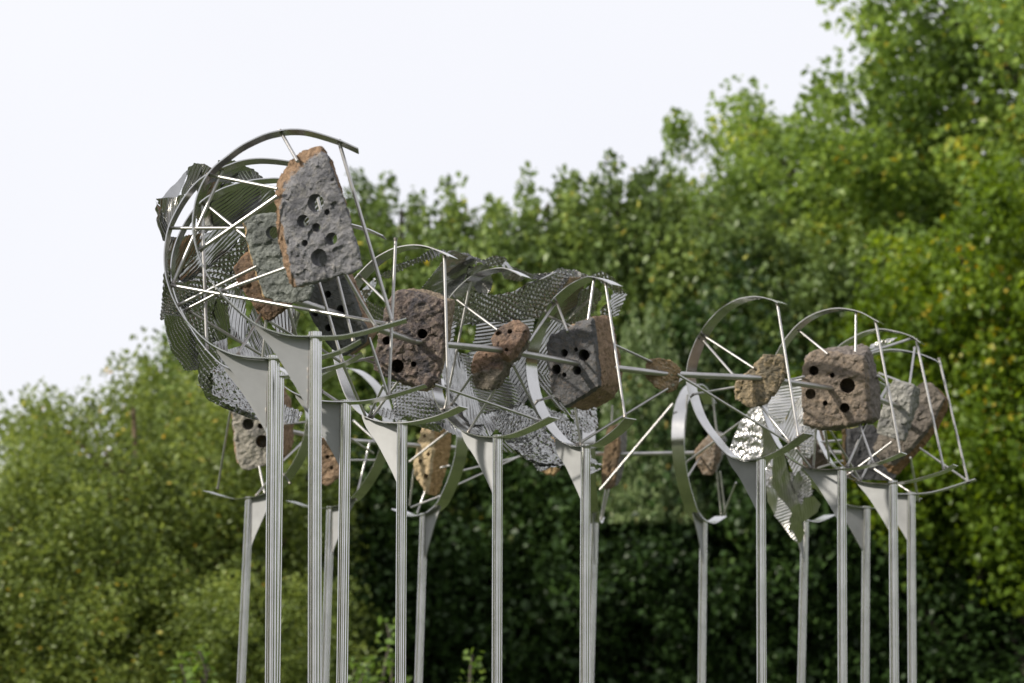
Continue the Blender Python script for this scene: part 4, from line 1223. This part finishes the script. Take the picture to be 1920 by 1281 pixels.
PROTO = {}
def proto(kind, seed):
    key = (kind, seed)
    if key in PROTO: return PROTO[key]
    rs = np.random.RandomState(seed * 77 + 5)
    if kind == 'plume':
        C, tips = plume_points(12.0, 2.9, 160, 400, rs, 0.36)
        clump = 0.5 + 0.42 * fbm(C * np.array([1.3, 1.3, 0.7]), 2, seed)
        tint = np.clip(clump * 0.75 + 0.35 * (rs.rand(len(C)) - 0.35), 0, 0.94); sp = rs.rand(len(C)) < 0.02; tint[sp] = 0.95 + 0.05 * rs.rand(sp.sum())
        cm = crown_mesh('crown', C, 0.14, LEAF_MID, rs, 0.5, tint)
        tm = trunk_mesh('trunk', 12.0, 0.16, BARK_G, rs, tips, nl=22)
    elif kind == 'pale':
        C, tips = plume_points(11.5, 2.4, 110, 300, rs, 0.58)
        clump = 0.5 + 0.28 * fbm(C * 0.9, 2, seed)
        tint = np.clip(clump * 0.75 + 0.4 * (rs.rand(len(C)) - 0.35), 0, 0.96); sp = rs.rand(len(C)) < 0.015; tint[sp] = 0.97 + 0.03 * rs.rand(sp.sum())
        cm = crown_mesh('crown', C, 0.14, LEAF_PALE, rs, 0.5, tint)
        tm = trunk_mesh('trunk', 11.5, 0.14, BARK_G, rs, tips, nl=18)
    elif kind == 'bush':
        C, tips = twig_points(8.0, 2.9, 430, 125, rs, 0.04, 0.36, inner=0.25, vert=1.4, sq=0.8)
        C = C[C[:, 2] > 0.15]
        tint = np.clip(0.45 + 0.3 * fbm(C * 0.8, 2, seed) + 0.5 * (rs.rand(len(C)) - 0.5), 0, 0.95); sp = rs.rand(len(C)) < 0.03 * (fbm(C * 0.5, 1, seed + 7) > 0.1); tint[sp] = 0.95 + 0.05 * rs.rand(sp.sum())
        cm = crown_mesh('crown', C, 0.11, LEAF_LEFT, rs, 0.2, tint, 0.62)
        tm = trunk_mesh('trunk', 8.0, 0.10, BARK_P, rs, tips, nl=24, lean=(-0.05, 0.02))
    elif kind == 'cotton':
        C, tips = twig_points(17.0, 4.6, 430, 170, rs, 0.22, 0.50, inner=0.35, vert=1.15, sq=0.72)
        tint = np.clip(0.45 + 0.32 * fbm(C * 0.6, 2, seed) + 0.5 * (rs.rand(len(C)) - 0.5), 0, 0.93); sp = rs.rand(len(C)) < 0.035 * (fbm(C * 0.35, 1, seed + 7) > 0.2); tint[sp] = 0.93 + 0.07 * rs.rand(sp.sum())
        cm = crown_mesh('crown', C, 0.155, LEAF_RIGHT, rs, 0.6, tint, 0.85)
        tm = trunk_mesh('trunk', 17.0, 0.42, BARK_G, rs, tips, nl=34)
    elif kind == 'yellow':
        C, tips = twig_points(10.5, 2.6, 230, 190, rs, 0.42, 0.42, inner=0.35, vert=1.1)
        tint = np.clip(0.42 + 0.32 * fbm(C * 0.8, 2, seed) + 0.5 * (rs.rand(len(C)) - 0.5), 0, 0.92); sp = rs.rand(len(C)) < 0.06 * (fbm(C * 0.5, 1, seed + 7) > 0.15); tint[sp] = 0.92 + 0.08 * rs.rand(sp.sum())
        cm = crown_mesh('crown', C, 0.125, LEAF_YEL, rs, 0.6, tint, 0.85)
        tm = trunk_mesh('trunk', 10.5, 0.15, BARK_G, rs, tips, nl=20)
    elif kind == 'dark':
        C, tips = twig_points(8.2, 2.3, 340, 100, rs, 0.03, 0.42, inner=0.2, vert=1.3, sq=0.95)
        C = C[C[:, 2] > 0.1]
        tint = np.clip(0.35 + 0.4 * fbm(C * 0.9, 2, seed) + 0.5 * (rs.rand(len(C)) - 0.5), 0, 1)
        cm = crown_mesh('crown', C, 0.15, LEAF_SHADE, rs, 0.4, tint)
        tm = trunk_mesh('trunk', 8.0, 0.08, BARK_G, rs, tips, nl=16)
    elif kind == 'under':
        C, tips = twig_points(6.5, 2.6, 330, 70, rs, 0.02, 0.42, inner=0.2, vert=1.2)
        C = C[C[:, 2] > 0.1]
        tint = np.clip(0.35 + 0.28 * fbm(C * 0.8, 2, seed) + 0.4 * (rs.rand(len(C)) - 0.5), 0, 0.94); sp = rs.rand(len(C)) < 0.02; tint[sp] = 0.95 + 0.05 * rs.rand(sp.sum())
        cm = crown_mesh('crown', C, 0.13, LEAF_MID, rs, 0.4, tint)
        tm = trunk_mesh('trunk', 6.5, 0.07, BARK_G, rs, tips, nl=16)
    elif kind == 'sapling':
        pts = []
        tips = []
        for s in range(5):
            a = rs.rand() * 6.28; rho = 0.28 * rs.rand() ** .5 * (s > 0)
            top = 3.0 * (1 - 0.35 * rs.rand() * (s > 0))
            for z in np.arange(0.6, top, 0.075):
                w = 0.06 + 0.20 * (1 - z / top) ** 0.5
                for k in range(4):
                    th = rs.rand() * 6.28
                    pts.append((rho * math.cos(a) + w * math.cos(th) * rs.rand() ** .3, rho * math.sin(a) + w * math.sin(th) * rs.rand() ** .3, z))
            tips.append((rho * math.cos(a), rho * math.sin(a), top - 0.1))
        C = np.array(pts); tips = np.array(tips)
        cm = crown_mesh('crown', C, 0.105, LEAF_FRESH, rs, 0.2, None, 0.6)
        tm = trunk_mesh('trunk', 2.8, 0.018, BARK_G, rs, tips, nl=5, start=0.05)
    PROTO[key] = (cm, tm)
    return PROTO[key]

def plant(name, kind, seed, px, Y, h, w, rot, label, cat, group=None, lean=0):
    """px: pixel column of the plant's foot, Y: distance; h, w: scale"""
    x = (px - 960) / FPX * Y / math.cos(PITCH) * 1.0
    cm, tm = proto(kind, seed)
    root = empty(name, (x, Y, 0))
    root.rotation_euler = (0, lean, rot)
    root.scale = (w, w, h)
    tag(root, label, cat, group)
    for nm, me in (('trunk', tm), ('crown', cm)):
        o = bpy.data.objects.new(nm, me)
        COL.objects.link(o)
        o.parent = root
    return root

G_MID = 'dense green trees behind the sculpture'
mids = [(590, 46.5, 1.00, 1.0, .3, 1, 'dense green tree behind the pointed slab and its ring'),
        (745, 45.5, 1.02, 1.0, 1.2, 2, 'dense green tree with upright shoots above the left end of the draped sheet'),
        (905, 45.0, 1.00, .95, 2.3, 1, 'dense green tree with upright shoots straight above the middle of the draped sheet'),
        (1035, 45.5, 1.03, .95, 3.9, 3, 'dense green tree with a pointed top above the right end of the draped sheet'),
        (1165, 46.0, 1.06, .90, 4.4, 2, 'dense green tree with the tallest upright shoot of the middle row'),
        (1330, 45.5, 1.03, 1.0, 5.5, 3, 'dense green tree behind the free standing ring'),
        (1490, 45.0, .96, 1.0, .9, 1, 'dense green tree behind the large grey brown block'),
        (1650, 45.5, .90, 1.0, 2.9, 2, 'dark green tree behind the two rightmost rings')]
for px, Y, h, w, rot, sd, lab in mids:
    plant('broadleaf_tree', 'plume', sd, px, Y, h * 1.10, w, rot, lab, 'tree', G_MID)
for i, px in enumerate((520, 680, 830, 980, 1110, 1250, 1410, 1570, 1730, 1890)):
    plant('broadleaf_tree', 'plume', 1 + i % 3, px, 51.5 + (i % 3) * 0.8, 1.13 if i < 6 else 1.0, 1.1, i * 1.7, ['leftmost tree of the second row, seen through the nearest rings', 'second row tree behind the nearest ring, right of its post', 'second row tree above the purple brown block', 'second row tree above the middle of the draped sheet', "second row tree above the dark block at the sheet's end", 'second row tree between the draped sheet and the free standing ring', 'second row tree behind the free standing ring', 'second row tree behind the large grey brown block', 'second row tree behind the rightmost ring', 'second row tree at the right edge behind the yellow green trees'][i], 'tree', 'trees of the second row')
plant('broadleaf_tree', 'pale', 4, 1210, 42.0, 0.88, .42, .4, 'pale leaved young tree right of the draped sheet', 'tree')
plant('broadleaf_tree', 'pale', 4, 1420, 44.0, 0.98, .85, 1.9, 'silvery green tree in front of the tall cottonwood', 'tree')
plant('broadleaf_tree', 'pale', 4, 1300, 43.5, 0.93, .6, 3.3, 'slim silvery green tree above the left edge of the free standing ring', 'tree')
plant('broadleaf_tree', 'pale', 4, 1620, 43.5, 0.62, .7, 4.1, 'silvery green low tree behind the right end rings', 'tree')
# understorey: shrubs in front of the wood, shade worked into their dark leaf colour
darks = [(545, 44.0, 0.86, 'shade-toned shrub behind the second and third front posts'), (668, 43.4, 0.98, 'shade-toned shrub behind the ruddy stone between the posts'),
         (790, 43.8, 0.84, 'shade-toned shrub behind the tan wedge stone'), (905, 43.2, 1.00, 'shade-toned shrub behind the middle thick post'),
         (1025, 43.8, 0.92, 'shade-toned shrub below the small sandy stone'), (1140, 43.2, 1.06, 'shade-toned shrub behind the edge-on far ring'),
         (1255, 43.6, 1.00, 'shade-toned shrub left of the narrow upright ring'), (1370, 43.2, 1.24, 'shade-toned shrub right of the narrow upright ring'),
         (1490, 43.7, 1.12, 'shade-toned shrub behind the hanging bright sheet'), (1610, 43.2, 1.22, 'shade-toned shrub behind the right group of posts'),
         (1735, 43.6, 0.98, 'shade-toned shrub right of the rightmost post'), (1850, 43.2, 0.72, 'shade-toned shrub second from the right edge, low down'), (1960, 43.5, 0.66, 'shade-toned shrub at the lower right corner')]
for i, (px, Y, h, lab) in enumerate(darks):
    plant('shade_toned_shrub', 'dark', 1 + i % 3, px, Y, h, 0.92 + 0.08 * (i % 3), i * 2.1, lab, 'shrub', 'shade-toned shrubs under the wood')
# left bushes
lefts = [(290, 40.0, 1.05, 1.0, .2, 1, 'olive green bushy tree at the far left rising highest beside the ribbed sheet'),
         (115, 39.0, .80, 1.0, 1.5, 2, 'olive green bushy tree second from the left edge'),
         (-40, 39.5, .66, 1.0, 2.8, 1, 'olive green bushy tree cut by the left edge of the picture'),
         (430, 41.5, .90, .95, 4.0, 2, 'olive green bushy tree behind the leftmost thin far post'),
         (215, 42.5, 1.0, 1.0, 5.2, 2, 'olive green bushy tree behind the others on the left'),
         (40, 43.0, .68, 1.0, .9, 1, 'hindmost olive green bushy tree near the left edge')]
for px, Y, h, w, rot, sd, lab in lefts:
    plant('bushy_tree', 'bush', sd, px, Y, h, w, rot, lab, 'tree', 'bushy trees on the left')
for i, (px, lab) in enumerate(((-60, 'low olive shrub cut by the left edge'), (60, 'low olive shrub second from the left edge, at the bottom'), (180, 'low olive shrub third from the left edge, at the bottom'), (300, 'low olive shrub left of the fresh green sapling at the bottom'), (420, 'low olive shrub at the foot of the leftmost far post'))):
    plant('shrub', 'bush', 1 + i % 2, px, 38.0 + 0.4 * (i % 2), 0.55 + .05 * (i % 3), .8, i * 1.3 + .5, lab, 'shrub', 'low olive shrubs on the left')
# right
plant('cottonwood_tree', 'cotton', 1, 1700, 50.0, 0.95, 1.08, .6, 'tall cottonwood whose left crown edge slopes up against the sky', 'tree', 'tall cottonwoods on the right')
plant('cottonwood_tree', 'cotton', 2, 2030, 49.0, 1.16, 1.05, 2.2, 'tallest cottonwood reaching past the top right corner', 'tree', 'tall cottonwoods on the right')
plant('cottonwood_tree', 'cotton', 2, 1470, 52.0, .86, .55, 4.2, 'lower cottonwood at the left foot of the tall one', 'tree', 'tall cottonwoods on the right')
plant('cottonwood_tree', 'cotton', 1, 1490, 53.0, 1.0, .66, 2.6, 'cottonwood filling the left shoulder of the tall one against the sky', 'tree', 'tall cottonwoods on the right')
plant('yellowing_tree', 'yellow', 1, 1800, 42.0, 1.04, 1.0, .8, 'yellow green tree in front of the cottonwoods at the right edge', 'tree', 'yellowing trees on the right')
plant('yellowing_tree', 'yellow', 1, 1960, 41.0, 1.12, 1.0, 2.8, 'yellow green tree cut by the right edge of the picture', 'tree', 'yellowing trees on the right')
plant('yellowing_tree', 'yellow', 1, 1880, 44.5, .62, .8, 4.4, 'low yellow green tree in the shade at the lower right', 'tree', 'yellowing trees on the right')
# near saplings
plant('sapling', 'sapling', 1, 385, 27.0, 1.03, 1.2, 0, 'fresh green sapling at the lower left beside the thin far post', 'sapling', 'fresh green saplings')
plant('sapling', 'sapling', 2, 730, 30.0, 1.20, 1.2, 1, 'fresh green sapling between two thick posts at the bottom', 'sapling', 'fresh green saplings')
plant('sapling', 'sapling', 1, 677, 29.0, 1.02, 1.0, 2, 'small fresh green sapling left of a thick post at the bottom', 'sapling', 'fresh green saplings')
plant('sapling', 'sapling', 2, 888, 29.0, 1.05, 1.2, 3, 'fresh green sapling left of the middle thick post at the bottom', 'sapling', 'fresh green saplings')

# the wood that closes the clearing behind the viewer and to both sides (seen only as reflections in the steel)
def far_wood():
    rs = np.random.RandomState(99)
    pts = []
    groves = [(-151, -124, 16), (-60, -40, 11), (-8, 26, 16), (158, 196, 16), (-96, -88, 4)]     # degrees round the clearing
    for a0, a1, cnt in groves:
        for i in range(cnt):
            az = R_(a0 + (a1 - a0) * (i + rs.rand()) / cnt)
            dist = 46 + 10 * rs.rand(); h = 10.5 + 5.0 * rs.rand(); w = 3.6 + 1.5 * rs.rand()
            n = 800
            d = rs.normal(0, 1, (n, 3)); d /= np.linalg.norm(d, axis=1)[:, None]
            r = rs.rand(n) ** 0.4
            c = np.array([dist * math.cos(az), 12 + dist * math.sin(az), h * 0.5])
            p = c + d * r[:, None] * np.array([w, w, h * 0.52])
            pts.append(p[p[:, 2] > 0.1])
    C = np.concatenate(pts)
    me = crown_mesh('far_wood', C, 0.75, LEAF_MID, rs, 0.3)
    o = bpy.data.objects.new('far_wood', me)
    COL.objects.link(o)
    tag(o, 'wood closing the clearing, mirrored as dark green streaks in the steel', 'wood', kind='stuff')
far_wood()
